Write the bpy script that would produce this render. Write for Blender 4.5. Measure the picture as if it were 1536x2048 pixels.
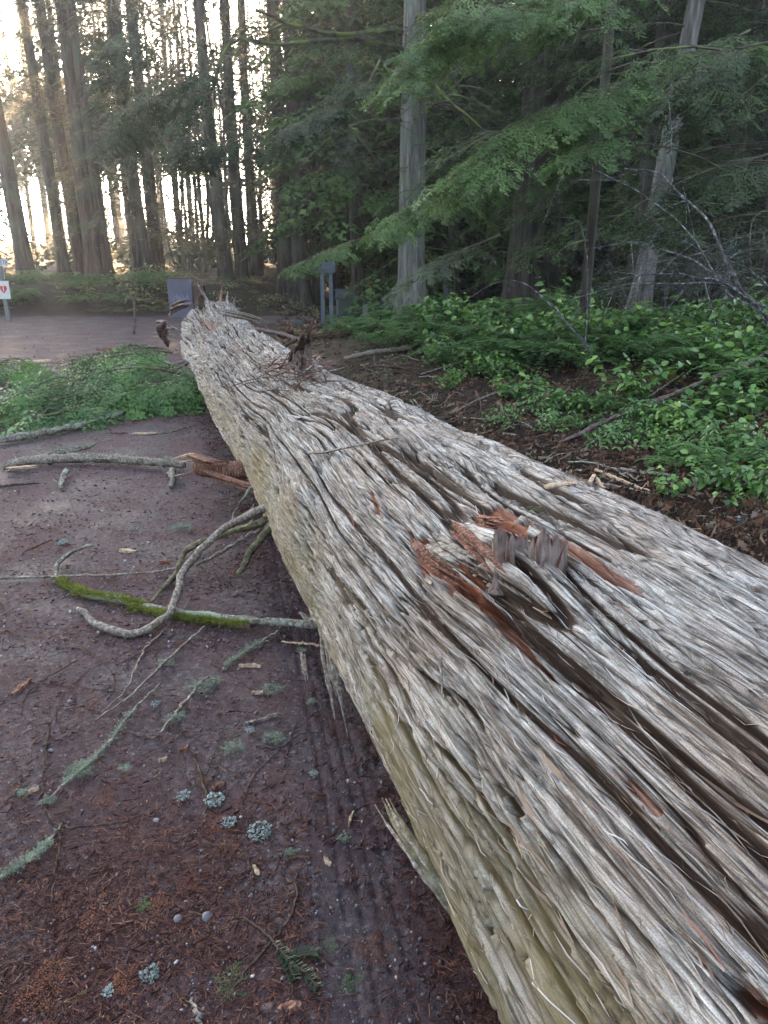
import bpy, math, random
import numpy as np
for _o in list(bpy.data.objects): bpy.data.objects.remove(_o)
SC = bpy.context.scene
COL = SC.collection
R = math.radians
# ------------------------------------------------------------------ camera
FPX, CX, CY, TILT, HCAM = 1479.0, 768.0, 1024.0, R(19.0), 1.5
cam_d = bpy.data.cameras.new("camera"); cam = bpy.data.objects.new("camera", cam_d); COL.objects.link(cam)
cam.location = (0, 0, HCAM); cam.rotation_euler = (R(90) - TILT, 0, 0)
cam_d.sensor_fit = 'VERTICAL'; cam_d.sensor_height = 24; cam_d.lens = 24 * FPX / 2048
cam_d.clip_start = 0.02; cam_d.clip_end = 500
SC.camera = cam
# ------------------------------------------------------------------ sky and sun
SUN_EL, SUN_AZ = R(12.0), R(-20.8)          # azimuth from +Y, negative = left
w = bpy.data.worlds.new("World"); SC.world = w; w.use_nodes = True
nt = w.node_tree; bg = nt.nodes["Background"]
sky = nt.nodes.new("ShaderNodeTexSky"); sky.sky_type = 'NISHITA'; sky.sun_disc = False
sky.sun_elevation = SUN_EL; sky.sun_rotation = SUN_AZ
sky.dust_density = 2.0; sky.ozone_density = 1.5; sky.air_density = 1.0
hs = nt.nodes.new('ShaderNodeHueSaturation'); hs.inputs['Saturation'].default_value = .62; nt.links.new(sky.outputs[0], hs.inputs['Color']); nt.links.new(hs.outputs[0], bg.inputs[0]); bg.inputs[1].default_value = 0.15
sun_d = bpy.data.lights.new("sun", 'SUN'); sun = bpy.data.objects.new("sun", sun_d); COL.objects.link(sun)
sun_d.energy = 3.6; sun_d.angle = R(0.5); sun_d.color = (1.0, 0.62, 0.28)
sun.rotation_euler = (R(90) - SUN_EL, 0, math.pi - SUN_AZ)
SC.view_settings.view_transform = 'Standard'; SC.view_settings.look = 'None'
SC.view_settings.gamma = 1; SC.view_settings.exposure = 3.1; SC.view_settings.use_curve_mapping = False
SC.cycles.use_denoising = True; SC.cycles.denoising_prefilter = 'NONE'
SC.cycles.use_adaptive_sampling = False; SC.cycles.sample_clamp_indirect = 4.0; SC.cycles.max_bounces = 6; SC.cycles.diffuse_bounces = 3; SC.cycles.transmission_bounces = 4
SC.cycles.volume_bounces = 0; SC.cycles.caustics_reflective = False; SC.cycles.caustics_refractive = False
# ------------------------------------------------------------------ projection helpers
F_ = np.array([0, math.cos(TILT), -math.sin(TILT)]); U_ = np.array([0, math.sin(TILT), math.cos(TILT)])
R_ = np.array([1., 0, 0]); C_ = np.array([0, 0, HCAM])
def ray(x, y): return F_ + R_ * (x - CX) / FPX - U_ * (y - CY) / FPX
def G(x, y, z=0.0):
    """where the sight line of photo point x, y meets height z"""
    d = ray(x, y); return C_ + d * ((z - HCAM) / d[2])
def AT(x, y, Y):
    """the point of that sight line at distance Y ahead"""
    d = ray(x, y); return C_ + d * (Y / d[1])
def proj(P):
    d = np.asarray(P, float) - C_; z = d @ F_
    return CX + FPX * (d @ R_) / z, CY - FPX * (d @ U_) / z
# ------------------------------------------------------------------ noise
def _h(ix, iy, seed):
    h = (ix.astype(np.int64) * 374761393 + iy.astype(np.int64) * 668265263 + seed * 974634777) & 0xffffffff
    h = ((h ^ (h >> 13)) * 1274126177) & 0xffffffff
    h = ((h ^ (h >> 16)) * 2246822519) & 0xffffffff
    return ((h >> 8) & 0xffff) / 65535.0
def vn(x, y, seed=0):
    """value noise, -1..1"""
    x, y = np.broadcast_arrays(np.asarray(x, float), np.asarray(y, float))
    x0 = np.floor(x); y0 = np.floor(y); fx = x - x0; fy = y - y0
    fx = fx * fx * (3 - 2 * fx); fy = fy * fy * (3 - 2 * fy)
    a = _h(x0, y0, seed); b = _h(x0 + 1, y0, seed); c = _h(x0, y0 + 1, seed); d = _h(x0 + 1, y0 + 1, seed)
    return ((a * (1 - fx) + b * fx) * (1 - fy) + (c * (1 - fx) + d * fx) * fy) * 2 - 1
def fbm(x, y, seed=0, o=4, g=.5):
    s = 0; a = 1; t = 0
    for i in range(o):
        s = s + a * vn(x, y, seed + i * 17); t += a; a *= g; x = x * 2.03; y = y * 2.03
    return s / t
def sstep(a, b, x):
    t = np.clip((x - a) / (b - a), 0, 1); return t * t * (3 - 2 * t)
# ------------------------------------------------------------------ meshes
def mk(name, V, Fc, mat, parent=None, attrs=None, smooth=False, mats=None, midx=None, link=True):
    """V n x 3; Fc: int array m x 3 / m x 4, or a list of such arrays"""
    me = bpy.data.meshes.new(name)
    V = np.asarray(V, np.float32)
    Fs = [np.asarray(a, np.int32) for a in (Fc if isinstance(Fc, list) else [Fc]) if len(a)]
    me.vertices.add(len(V)); me.vertices.foreach_set("co", V.ravel())
    nl = sum(a.size for a in Fs); nf = sum(len(a) for a in Fs)
    me.loops.add(nl); me.polygons.add(nf)
    me.loops.foreach_set("vertex_index", np.concatenate([a.ravel() for a in Fs]))
    cnt = np.concatenate([np.full(len(a), a.shape[1]) for a in Fs])
    st = np.concatenate([[0], np.cumsum(cnt)[:-1]]).astype(np.int32)
    me.polygons.foreach_set("loop_start", st)
    if mats:
        for m in mats: me.materials.append(m)
        me.polygons.foreach_set("material_index", np.asarray(midx, np.int32))
    else: me.materials.append(mat)
    me.polygons.foreach_set("use_smooth", np.full(nf, smooth))
    for k, a in (attrs or {}).items():
        a = np.asarray(a, np.float32)
        if a.ndim == 1:
            at = me.attributes.new(k, 'FLOAT', 'POINT'); at.data.foreach_set("value", a)
        else:
            at = me.attributes.new(k, 'FLOAT_VECTOR', 'POINT'); at.data.foreach_set("vector", a.ravel())
    me.update(calc_edges=True)
    if not link: return me
    o = bpy.data.objects.new(name, me); COL.objects.link(o)
    if parent is not None: o.parent = parent
    return o
def tag(o, label=None, cat=None, group=None, kind=None):
    if label: o["label"] = label
    if cat: o["category"] = cat
    if group: o["group"] = group
    if kind: o["kind"] = kind
    return o
def empty(name, loc, label, cat, group=None, rz=0):
    o = bpy.data.objects.new(name, None); COL.objects.link(o); o.location = tuple(float(v) for v in loc)
    o.rotation_euler = (0, 0, rz); o.empty_display_size = .1
    return tag(o, label, cat, group)
def put(name, me, parent=None, loc=(0, 0, 0), rot=(0, 0, 0), sc=(1, 1, 1)):
    o = bpy.data.objects.new(name, me); COL.objects.link(o)
    if parent is not None: o.parent = parent
    o.location = tuple(float(v) for v in loc); o.rotation_euler = rot; o.scale = sc if hasattr(sc, '__len__') else (sc,) * 3
    return o
class MB:
    """collects vertices and quads/tris (+ float attributes) into one mesh"""
    def __init__(s): s.V = []; s.Q = []; s.T = []; s.n = 0; s.A = []; s.mq = []; s.mt = []
    def add(s, V, Q=None, T=None, a=0.0, m=0):
        V = np.asarray(V, float)
        s.V.append(V)
        s.A.append(np.broadcast_to(np.asarray(a, float), (len(V),)))
        if Q is not None and len(Q): s.Q.append(np.asarray(Q) + s.n); s.mq.append(np.full(len(Q), m))
        if T is not None and len(T): s.T.append(np.asarray(T) + s.n); s.mt.append(np.full(len(T), m))
        s.n += len(V)
    def tube(s, P, r, n=6, a=0.0, m=0, rough=0.0, seed=1, cap=True, flat=1.0):
        P = np.asarray(P, float); k = len(P); r = np.broadcast_to(np.asarray(r, float), (k,))
        T = np.gradient(P, axis=0); T /= np.linalg.norm(T, axis=1)[:, None] + 1e-9
        up = np.array([0, 0, 1.]) if abs(T[0, 2]) < .9 else np.array([1., 0, 0])
        N = np.cross(T, up); N /= np.linalg.norm(N, axis=1)[:, None] + 1e-9
        B = np.cross(N, T)
        th = np.arange(n) * 2 * np.pi / n
        rr = r[:, None] * np.ones(n)[None]
        if rough: rr = rr * (1 + rough * vn(np.arange(k)[:, None] * .9, np.arange(n)[None] * 1.3 + 10 * seed, seed))
        V = P[:, None] + rr[..., None] * (np.cos(th)[None, :, None] * N[:, None] + flat * np.sin(th)[None, :, None] * B[:, None])
        i = np.arange(k - 1)[:, None] * n; j = np.arange(n)[None]; j2 = (j + 1) % n
        Q = np.stack([i + j, i + j2, i + n + j2, i + n + j], -1).reshape(-1, 4)
        Vv = V.reshape(-1, 3); T3 = []
        if cap:
            Vv = np.vstack([Vv, P[0], P[-1]]); c0 = k * n; b = (k - 1) * n
            T3 = [(c0, (q + 1) % n, q) for q in range(n)] + [(c0 + 1, b + q, b + (q + 1) % n) for q in range(n)]
        s.add(Vv, Q, T3, a, m)
    def box(s, c, d, rz=0, a=0.0, m=0, b=.004):
        x, y, z = np.asarray(d) / 2.; V = []; F = []
        n = 0
        for (ax) in range(1):
            pts = []
            for sz in (-1, 1):
                for ins, zz in ((b, z), (0, z - b)) if sz > 0 else ((0, z - b), (b, z)):
                    for px, py in ((-1, -1), (1, -1), (1, 1), (-1, 1)):
                        pts.append((px * (x - ins), py * (y - ins), sz * zz))
            # order rings bottom->top
            rings = [pts[4:8], pts[0:4], pts[12:16], pts[8:12]]
            V = [p for r_ in rings for p in r_]
            for k in range(3):
                for j in range(4): F.append((k * 4 + j, k * 4 + (j + 1) % 4, k * 4 + 4 + (j + 1) % 4, k * 4 + 4 + j))
            F.append((3, 2, 1, 0)); F.append((12, 13, 14, 15))
        V = np.array(V); cr, sr = math.cos(rz), math.sin(rz)
        V = np.stack([V[:, 0] * cr - V[:, 1] * sr, V[:, 0] * sr + V[:, 1] * cr, V[:, 2]], 1) + np.asarray(c)
        s.add(V, F, None, a, m)
    def inst(s, proto, M, T=None, a=None, m=0):
        """proto (V,Q) copied by matrices M k x 3 x 3 and offsets T k x 3"""
        V, Q = proto[0], proto[1]; k = len(M); nv = len(V)
        VV = np.einsum('kij,vj->kvi', M, V) + T[:, None, :]
        QQ = (Q[None] + (np.arange(k) * nv)[:, None, None]).reshape(-1, Q.shape[1])
        aa = 0.0 if a is None else np.repeat(a, nv)
        if Q.shape[1] == 4: s.add(VV.reshape(-1, 3), QQ, None, aa, m)
        else: s.add(VV.reshape(-1, 3), None, QQ, aa, m)
    def mesh(s, name, mat, parent=None, smooth=False, mats=None, link=True, tag_attr='rnd'):
        V = np.concatenate(s.V); Fs = []; mi = []
        if s.Q: Fs.append(np.concatenate(s.Q)); mi.append(np.concatenate(s.mq))
        if s.T: Fs.append(np.concatenate(s.T)); mi.append(np.concatenate(s.mt))
        return mk(name, V, Fs, mat, parent, {tag_attr: np.concatenate(s.A)}, smooth, mats, np.concatenate(mi) if mats else None, link)
def rotm(ax, ay, az):
    """stack of rotation matrices Rz*Ry*Rx from arrays of angles"""
    ax, ay, az = np.broadcast_arrays(*[np.atleast_1d(np.asarray(v, float)) for v in (ax, ay, az)])
    cx, sx, cy, sy, cz, sz = np.cos(ax), np.sin(ax), np.cos(ay), np.sin(ay), np.cos(az), np.sin(az)
    return np.stack([np.stack([cz * cy, cz * sy * sx - sz * cx, cz * sy * cx + sz * sx], -1),
                     np.stack([sz * cy, sz * sy * sx + cz * cx, sz * sy * cx - cz * sx], -1),
                     np.stack([-sy, cy * sx, cy * cx], -1)], -2)
def spline(P, n):
    """Catmull-Rom through the points, n samples"""
    P = np.asarray(P, float)
    if len(P) == 2: P = np.array([P[0], (P[0] + P[1]) / 2, P[1]])
    Q = np.vstack([2 * P[0] - P[1], P, 2 * P[-1] - P[-2]])
    L = np.r_[0, np.cumsum(np.linalg.norm(np.diff(P, axis=0), axis=1))]
    t = np.linspace(0, L[-1], n); i = np.clip(np.searchsorted(L, t, 'right') - 1, 0, len(P) - 2)
    u = ((t - L[i]) / (L[i + 1] - L[i] + 1e-9))[:, None]
    a, b, c, d = Q[i], Q[i + 1], Q[i + 2], Q[i + 3]
    return .5 * ((2 * b) + (-a + c) * u + (2 * a - 5 * b + 4 * c - d) * u ** 2 + (-a + 3 * b - 3 * c + d) * u ** 3)
# ------------------------------------------------------------------ materials
class NT:
    def __init__(s, name, rough=.8, spec=.3):
        s.m = bpy.data.materials.new(name); s.m.use_nodes = True; s.t = s.m.node_tree
        s.b = s.t.nodes["Principled BSDF"]; s.out = s.t.nodes["Material Output"]
        s.b.inputs["Roughness"].default_value = rough; s.b.inputs["Specular IOR Level"].default_value = spec
    def n(s, t, **k):
        x = s.t.nodes.new(t)
        for a, b in k.items(): setattr(x, a, b)
        return x
    def l(s, a, b): s.t.links.new(a, b)
    def attr(s, name): return s.n("ShaderNodeAttribute", attribute_name=name)
    def coord(s, which="Object"): return s.n("ShaderNodeTexCoord").outputs[which]
    def mapping(s, v, scale):
        m = s.n("ShaderNodeMapping"); m.inputs["Scale"].default_value = scale; s.l(v, m.inputs["Vector"]); return m.outputs[0]
    def noise(s, v, sc=1, det=3, rough=.5, dist=0):
        x = s.n("ShaderNodeTexNoise"); x.inputs["Scale"].default_value = sc; x.inputs["Detail"].default_value = det
        x.inputs["Roughness"].default_value = rough; x.inputs["Distortion"].default_value = dist
        if v is not None: s.l(v, x.inputs["Vector"])
        return x.outputs["Fac"]
    def ramp(s, f, stops):
        x = s.n("ShaderNodeValToRGB"); e = x.color_ramp.elements
        while len(e) < len(stops): e.new(.5)
        for q, (p, c) in zip(e, stops): q.position = p; q.color = (c[0], c[1], c[2], 1) if hasattr(c, '__len__') else (c, c, c, 1)
        s.l(f, x.inputs[0]); return x.outputs[0]
    def mix(s, f, a, b, mode='MIX'):
        x = s.n("ShaderNodeMix", data_type='RGBA', blend_type=mode)
        for v, i in ((f, 0), (a, 6), (b, 7)):
            if isinstance(v, (int, float)): x.inputs[i].default_value = v
            elif isinstance(v, tuple): x.inputs[i].default_value = (*v, 1)
            else: s.l(v, x.inputs[i])
        return x.outputs[2]
    def math(s, op, a, b=0.0, c=None):
        x = s.n("ShaderNodeMath", operation=op)
        for v, i in ((a, 0), (b, 1), (c, 2)):
            if v is None: continue
            if isinstance(v, (int, float)): x.inputs[i].default_value = v
            else: s.l(v, x.inputs[i])
        return x.outputs[0]
    def col(s, c):
        if isinstance(c, tuple): s.b.inputs["Base Color"].default_value = (*c, 1)
        else: s.l(c, s.b.inputs["Base Color"])
        return s
    def bump(s, h, strength=.5, dist=.01):
        x = s.n("ShaderNodeBump"); x.inputs["Strength"].default_value = strength; x.inputs["Distance"].default_value = dist
        s.l(h, x.inputs["Height"]); s.l(x.outputs[0], s.b.inputs["Normal"]); return s
    def translucent(s, colr, f):
        t = s.n("ShaderNodeBsdfTranslucent"); mx = s.n("ShaderNodeMixShader"); mx.inputs[0].default_value = f
        if isinstance(colr, tuple): t.inputs[0].default_value = (*colr, 1)
        else: s.l(colr, t.inputs[0])
        s.l(s.b.outputs[0], mx.inputs[1]); s.l(t.outputs[0], mx.inputs[2]); s.l(mx.outputs[0], s.out.inputs[0]); return s
def leafmat(name, stops, rough=.5, spec=.4, tr=.35, nsc=1.5):
    k = NT(name, rough, spec); a = k.attr("rnd").outputs["Fac"]
    oi = k.n("ShaderNodeObjectInfo").outputs["Random"]
    nz = k.noise(k.n("ShaderNodeNewGeometry").outputs["Position"], nsc, 2)
    f = k.math('ADD', k.math('MULTIPLY', a, .6), k.math('MULTIPLY_ADD', nz, .9, -.25))
    c = k.ramp(f, stops); k.col(c)
    if tr: k.translucent(c, tr)
    return k.m
def woodmat(name, c1, c2, c3, sc=(60, 60, 8), rough=.85, bs=.6, patch=None, pamt=.5, obj="Object"):
    k = NT(name, rough, .2); v = k.coord(obj)
    a = k.noise(k.mapping(v, sc), 1, 4, .6); b = k.noise(v, 9, 3)
    c = k.ramp(a, [(.3, c1), (.5, c2), (.7, c3)])
    if patch: c = k.mix(k.ramp(b, [(pamt, 0), (pamt + .08, 1)]), c, patch)
    k.col(c).bump(a, bs, .006)
    return k.m
# ================================================================== the fallen log
LP0 = np.array([.665, .928, 0]); LD = np.array([-4.499, 14.254, 0]); LLEN = float(np.linalg.norm(LD)); LD = LD / LLEN
LN = np.array([LD[1], -LD[0], 0])                       # to the right of the log
def lr(s):
    t = s / LLEN; return .495 * (1 - t) + .535 * t - .276 * t * (1 - t) + .05 * sstep(7.6, 9.4, s)
LEND = 9.45
def lsurf(th, s, off=0.0):
    """point on the log: th 0 right flank, pi/2 top, pi left flank"""
    th, s, off = np.broadcast_arrays(th, s, off); r = lr(s)
    rr = r + off
    return LP0 + s[..., None] * LD + (rr * np.cos(th))[..., None] * LN + (r * .93 + rr * np.sin(th))[..., None] * np.array([0, 0, 1.])
def lhit(x, y):
    """log coordinates (theta, s) under photo point x, y"""
    d = ray(x, y); s = 3.0
    for _ in range(12):
        r = float(lr(s)); c = LP0 + np.array([0, 0, r * .93])
        e = np.cross(d, LD); q = C_ - c
        # cylinder around LD through c
        dp = d - (d @ LD) * LD; qp = q - (q @ LD) * LD
        A = dp @ dp; B = 2 * dp @ qp; Cc = qp @ qp - r * r; D = max(B * B - 4 * A * Cc, 0)
        t = (-B - math.sqrt(D)) / (2 * A); P = C_ + d * t
        s = float((P - LP0) @ LD)
    v = P - (LP0 + s * LD + np.array([0, 0, float(lr(s)) * .93]))
    return math.atan2(v[2], v @ LN) % (2 * math.pi), s
AR = .48                                                 # arc metres per radian
STUB = lhit(1035, 1135)
KNOTS = [(STUB, .032, .30), (lhit(870, 1470), .018, .2), (lhit(600, 760), .025, .35), (lhit(600, 985), .025, .3), (lhit(470,740), .02,.3)]
thf = np.linspace(R(-12), R(222), 820); thc = np.linspace(R(222), R(348), 24)[1:-1]
TH = np.concatenate([thf, thc]); NT_ = len(TH)
ss = [-2.7]
while ss[-1] < LEND:
    s_ = ss[-1]; P_ = LP0 + s_ * LD + np.array([0, 0, .8]); dd = np.linalg.norm(P_ - C_)
    ss.append(s_ + (max(.0045, .0042 * dd) if s_ > -.6 else .02))
SS = np.array(ss); NS = len(SS)
A_ = (TH * AR)[None, :] * np.ones((NS, 1)); S_ = SS[:, None] * np.ones((1, NT_))
farf = sstep(2.8, 5.5, S_)
W = A_ + .05 * vn(S_ * .7, A_ * 2.3, 3) + .018 * vn(S_ * 2.2, A_ * 6, 4) + farf * .015 * vn(S_ * 6, A_ * 12, 5)
for (k, s0), rad, ln in KNOTS:
    a0 = k * AR; dA = A_ - a0; e = rad * np.exp(-((S_ - s0) / ln) ** 2)
    W = np.where(np.abs(dA) < .5, W - 1.15 * e * np.tanh(dA / (e + .03) * .8) * np.exp(-np.abs(dA) / .15), W)
H = -.019 + .011 * fbm(W * 60, S_ * 2, 11, 4); TI = np.full(H.shape, .1); OFF = np.zeros(H.shape)
rg = np.random.default_rng(7)
a_lo, a_hi = R(-12) * AR, R(222) * AR
def strap(c0, s0, ln, wd, lev, seed, curl):
    fr_ = .4 + .6 * float(sstep(3, 6.5, s0))
    i0, i1 = np.searchsorted(SS, s0), np.searchsorted(SS, s0 + ln)
    if i1 - i0 < 4: return
    j0, j1 = np.searchsorted(TH[:820], (c0 - .2) / AR), np.searchsorted(TH[:820], (c0 + .2) / AR)
    if j1 - j0 < 4: return
    sl = (slice(i0, i1), slice(j0, j1)); s = SS[i0:i1][:, None]; t = (s - s0) / ln
    ctr = c0 + .022 * vn(s * 1.3, seed * 3.1, seed) * (1 + ln) * .6 + .010 * vn(s * 3, seed * 1.7, seed + 5) + .004 * vn(s * 17, seed * .7, seed + 6) * fr_
    end = np.clip(np.minimum(t / .22, (1 - t) / .22), 0, 1) ** .6
    ww = wd * end * (1 + .3 * vn(s * 2.2, seed * .3, seed + 9) + .08 * vn(s * 9, seed, seed + 8) + .04 * vn(s * 40, seed, seed + 18)) + 1e-5
    x = (W[sl] - ctr) / ww
    x = x + .035 * vn(S_[sl] * 7, x * 2, seed + 2) + .02 * vn(S_[sl] * 50, x * 4, seed + 3)
    ax = np.abs(x)
    prof = .0095 * min(1, .4 + wd / .04) * np.sqrt(np.clip(1 - ax ** 3.4, 0, 1)) + curl * x + .004 * vn(x * 2.2, s * 3, seed + 4)
    if wd > .025: prof = prof - .005 * np.clip(1 - np.abs(x - .5 * vn(s * 1.6, 2.2, seed + 31)) / .13, 0, 1) * sstep(-.2, .1, vn(s * 2.4, 8., seed + 33))
    hh = lev + prof + (1 - end) * .002
    ok = (ax < 1) & (hh > H[sl])
    H[sl] = np.where(ok, hh, H[sl]); TI[sl] = np.where(ok, .35 + .65 * ((seed * .6180339) % 1), TI[sl]); OFF[sl] = 0.0
sd = 1
for (sp, wd, l0, l1, lv0, lv1, cover) in ((.062, .0365, 1.8, 5.0, -.011, .000, 1.0), (.038, .0165, .9, 3.0, -.007, .005, .9), (.024, .0065, .4, 1.8, -.006, .007, .8)):
    for c in np.arange(a_lo - .05, a_hi + .05, sp):
        s = -3.2 - rg.random() * 1.5
        while s < LEND:
            fr = float(sstep(2.8, 5.5, s)); ln = rg.uniform(l0, l1) * (1 - .35 * fr)
            if rg.random() < cover:
                strap(c + rg.normal() * sp * .30, s, ln, wd * rg.uniform(.65, 1.25) * (1 - .12 * fr), rg.uniform(lv0, lv1) * (1 + .9 * fr), sd, rg.normal() * .0035)
                if fr > .3:
                    strap(c + sp * .5 + rg.normal() * sp * .2, s + rg.random() * ln * .5, ln * .8, wd * rg.uniform(.4, .8) * (1 - .35 * fr), rg.uniform(lv0, lv1) + .004, sd + 7001, rg.normal() * .003)
            sd += 1; s += ln * rg.uniform(.72, 1.0)
for _ in range(2): TI = (TI + np.roll(TI, 1, 0) + np.roll(TI, -1, 0) + np.roll(TI, 1, 1) + np.roll(TI, -1, 1)) / 5
# the torn places: red inner bark and wood
RED = np.zeros(H.shape); CUT = np.zeros(H.shape)
def tear(px, wid, depth, red=1.0, seed=1, jag=.5):
    q = np.array([[lhit(*p)[0] * AR, lhit(*p)[1]] for p in px]); wid = np.broadcast_to(wid, (len(q),))
    o = np.argsort(q[:, 1]); q = q[o]; wid = wid[o]
    i0, i1 = np.searchsorted(SS, q[0, 1] - .02), np.searchsorted(SS, q[-1, 1] + .02)
    s = SS[i0:i1]; c = np.interp(s, q[:, 1], q[:, 0])[:, None]; wv = np.interp(s, q[:, 1], wid)[:, None]
    tt = (s[:, None] - q[0, 1]) / (q[-1, 1] - q[0, 1]); wv = wv * np.clip(np.minimum(tt, 1 - tt) * 7, 0.02, 1)
    wv = wv * (1 + jag * vn(s[:, None] * 30, A_[i0:i1] * 20, seed))
    x = np.abs(A_[i0:i1] - c) / wv; m = sstep(1.15, .8, x)
    RED[i0:i1] = np.maximum(RED[i0:i1], m * red); CUT[i0:i1] = np.maximum(CUT[i0:i1], m * depth)
tear([(830, 1080), (870, 1120), (960, 1185)], [.02, .04, .03], .022, 1, 2)
tear([(880, 1130), (980, 1220), (1050, 1300), (1130, 1385)], [.014, .009, .007, .003], .035, .85, 3, .8)
tear([(960, 1020), (1000, 1045), (1040, 1080)], [.03, .05, .03], .012, .9, 4)
tear([(745, 985), (760, 1030)], [.008, .012], .012, 1, 5)
tear([(1100, 1075), (1180, 1125), (1290, 1190)], [.012, .018, .008], .005, .75, 6)
tear([(1250, 1560), (1330, 1640)], [.006, .008], .01, .7, 7)
tear([(1470, 1960), (1536, 2030)], [.004, .010], .02, .7, 8)
tear([(820, 1060), (850, 1140), (840, 1200)], [.008, .012, .004], .015, .8, 9)
tear([(530, 730), (600, 745), (640, 760)], [.03, .06, .03], .006, .45, 12, 1.2)
tear([(460, 690), (500, 705)], [.03, .03], .003, .4, 13, 1.2)
tear([(400, 640), (440, 660)], [.05, .05], .003, .5, 14, 1.2)
fib = fbm(W * 210 + OFF, S_ * 5, 21, 3, .6)
fib2 = fbm(W * 75 + OFF, S_ * 2.4, 25, 3, .6)
crk = np.clip(1 - np.abs(vn(W * 60 + OFF, S_ * 1.9, 41)) * 7, 0, 1) * sstep(-.1, .3, vn(W * 20, S_ * 1.6, 42))
def fiss(fw, fs, wid, seed, ds=.25):
    n = vn(W * fw + ds * vn(S_ * fs * 4, W * fw * .7, seed + 3), S_ * fs + .37 * seed, seed) + .35 * vn(W * fw * 2.3, S_ * fs * 2.1, seed + 1)
    g = np.abs(np.gradient(n, axis=1) / np.gradient(A_, axis=1)) + .30 * fw
    d = n / g / wid; op = np.clip(.75 + .9 * vn(S_ * fs * 1.7 + 9, W * fw * .5, seed + 2), 0, 1.3)
    d = d / (op + .02)
    return np.where(d > 0, np.clip(1 - d, 0, 1) ** .6, np.clip(1 + d * .45, 0, 1) ** 1.6) * np.minimum(op * 1.4, 1)
FI = np.maximum(fiss(10.5, .45, .0085, 201), .85 * fiss(21, .7, .0062, 211)); FI = np.maximum(FI, .6 * fiss(44, 1.1, .0032, 231) * (1 - .5 * farf))
FI = np.maximum(FI, .45 * fiss(75, 1.7, .0024, 241)); near = 1 - .6 * sstep(6, 12, S_)
Hf = H + (.0016 * fib + .0030 * fib2) * near - .006 * crk * near - .038 * FI * (1 + .35 * farf) + .006 * farf * fbm(W * 30, S_ * 5, 51, 3) - CUT
low = .03 * fbm(A_ * 2 + 7, S_ * .6, 61, 2) + .022 * fbm(A_ * 6, S_ * 1.6, 63, 2)
for (k, s0), rad, ln in KNOTS:
    low = low + rad * .9 * np.exp(-((A_ - k * AR) / (rad * 1.3)) ** 2 - ((S_ - s0) / (ln * .55)) ** 2)
taper = sstep(LEND + .25, LEND - .25, S_ + .35 * vn(A_ * 9, S_ * 3, 71))
OUT = Hf + low - (1 - taper) * .14
# a step where the right side of the trunk narrows
st_ = lhit(640, 742)[1]; OUT = OUT - .07 * sstep(st_ - .1, st_ + .15, S_ + .12 * vn(A_ * 12, 3., 75)) * sstep(1.35, .9, TH)[None, :]
u_ = sstep(0, 1, (np.sin(TH) + .9) / .25)[None, :] ; OUT = OUT * u_
P3 = lsurf(TH[None, :] * np.ones((NS, 1)), S_, OUT)
P3[..., 2] = np.maximum(P3[..., 2], -.03)
idx = np.arange(NS * NT_).reshape(NS, NT_); nx = np.roll(idx, -1, 1)
Qd = np.stack([idx[:-1], nx[:-1], nx[1:], idx[1:]], -1).reshape(-1, 4)
# end caps
VV = P3.reshape(-1, 3)
c1 = lsurf(np.array(0.), np.array(LEND - .3), np.array(-.5)); c0 = lsurf(np.array(0.), np.array(-2.7), np.array(-.5))
VV = np.vstack([VV, c0[None], c1[None]]); nV = NS * NT_
Tc = np.array([(nV, idx[0, (j + 1) % NT_], idx[0, j]) for j in range(NT_)] + [(nV + 1, idx[-1, j], idx[-1, (j + 1) % NT_]) for j in range(NT_)])
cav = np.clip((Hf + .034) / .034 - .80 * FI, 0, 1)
app = lambda a: np.r_[a.ravel(), 0, 0]
uvw = np.stack([W + OFF, S_, TI], -1).reshape(-1, 3); uvw = np.vstack([uvw, uvw[:2]])
moss = sstep(R(140), R(172), TH)[None, :] * np.ones((NS, 1)) * .9 * sstep(7.5, 5.5, S_)  # flank moss mask, widened to carry the flank's shade too
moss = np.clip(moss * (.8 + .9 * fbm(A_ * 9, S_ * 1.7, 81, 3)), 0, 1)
k = NT("cedar_bark", .75, .25)
uv = k.attr("fuv").outputs["Vector"]; sep = k.n("ShaderNodeSeparateXYZ"); k.l(uv, sep.inputs[0])
f1 = k.noise(k.mapping(uv, (330, 9, 0)), 1, 5, .65, .3)
f2 = k.noise(k.mapping(uv, (70, 5, 0)), 1, 4, .6, .4)
f3 = k.noise(k.coord("Object"), 55, 3, .7)
f4 = k.noise(k.coord("Object"), 3.1, 4, .6)
base = k.ramp(f2, [(.25, (.115, .09, .08)), (.42, (.29, .262, .245)), (.58, (.47, .445, .42)), (.8, (.65, .63, .605))])
warm = k.mix(k.ramp(f4, [(.42, 0), (.7, .5)]), base, (.34, .25, .18))
lich = k.mix(k.math('MULTIPLY', k.ramp(f3, [(.52, 0), (.64, .75)]), k.ramp(f4, [(.40, 1), (.62, 0)])), warm, (.50, .54, .47))
strk = k.mix(1.0, lich, k.ramp(f1, [(.30, .42), (.5, .97), (.70, 1.28)]), 'MULTIPLY')
tnt = k.mix(1.0, strk, k.ramp(sep.outputs["Z"], [(.0, .6), (.5, .88), (1., 1.1)]), 'MULTIPLY')
for sc3, w3, amt in (((95, 2.6, 0), .022, .30), ((240, 6, 0), .030, .42), ((45, 1.6, 0), .014, .22)):
    r3 = k.noise(k.mapping(uv, sc3), 1, 2, .5, .25); d3 = k.math('ABSOLUTE', k.math('SUBTRACT', r3, .5))
    tnt = k.mix(1.0, tnt, k.ramp(d3, [(0, amt), (w3 * .5, amt + .2), (w3 * 1.6, 1)]), 'MULTIPLY')  # dark hairlines put crack shading into the bark colour
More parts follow.
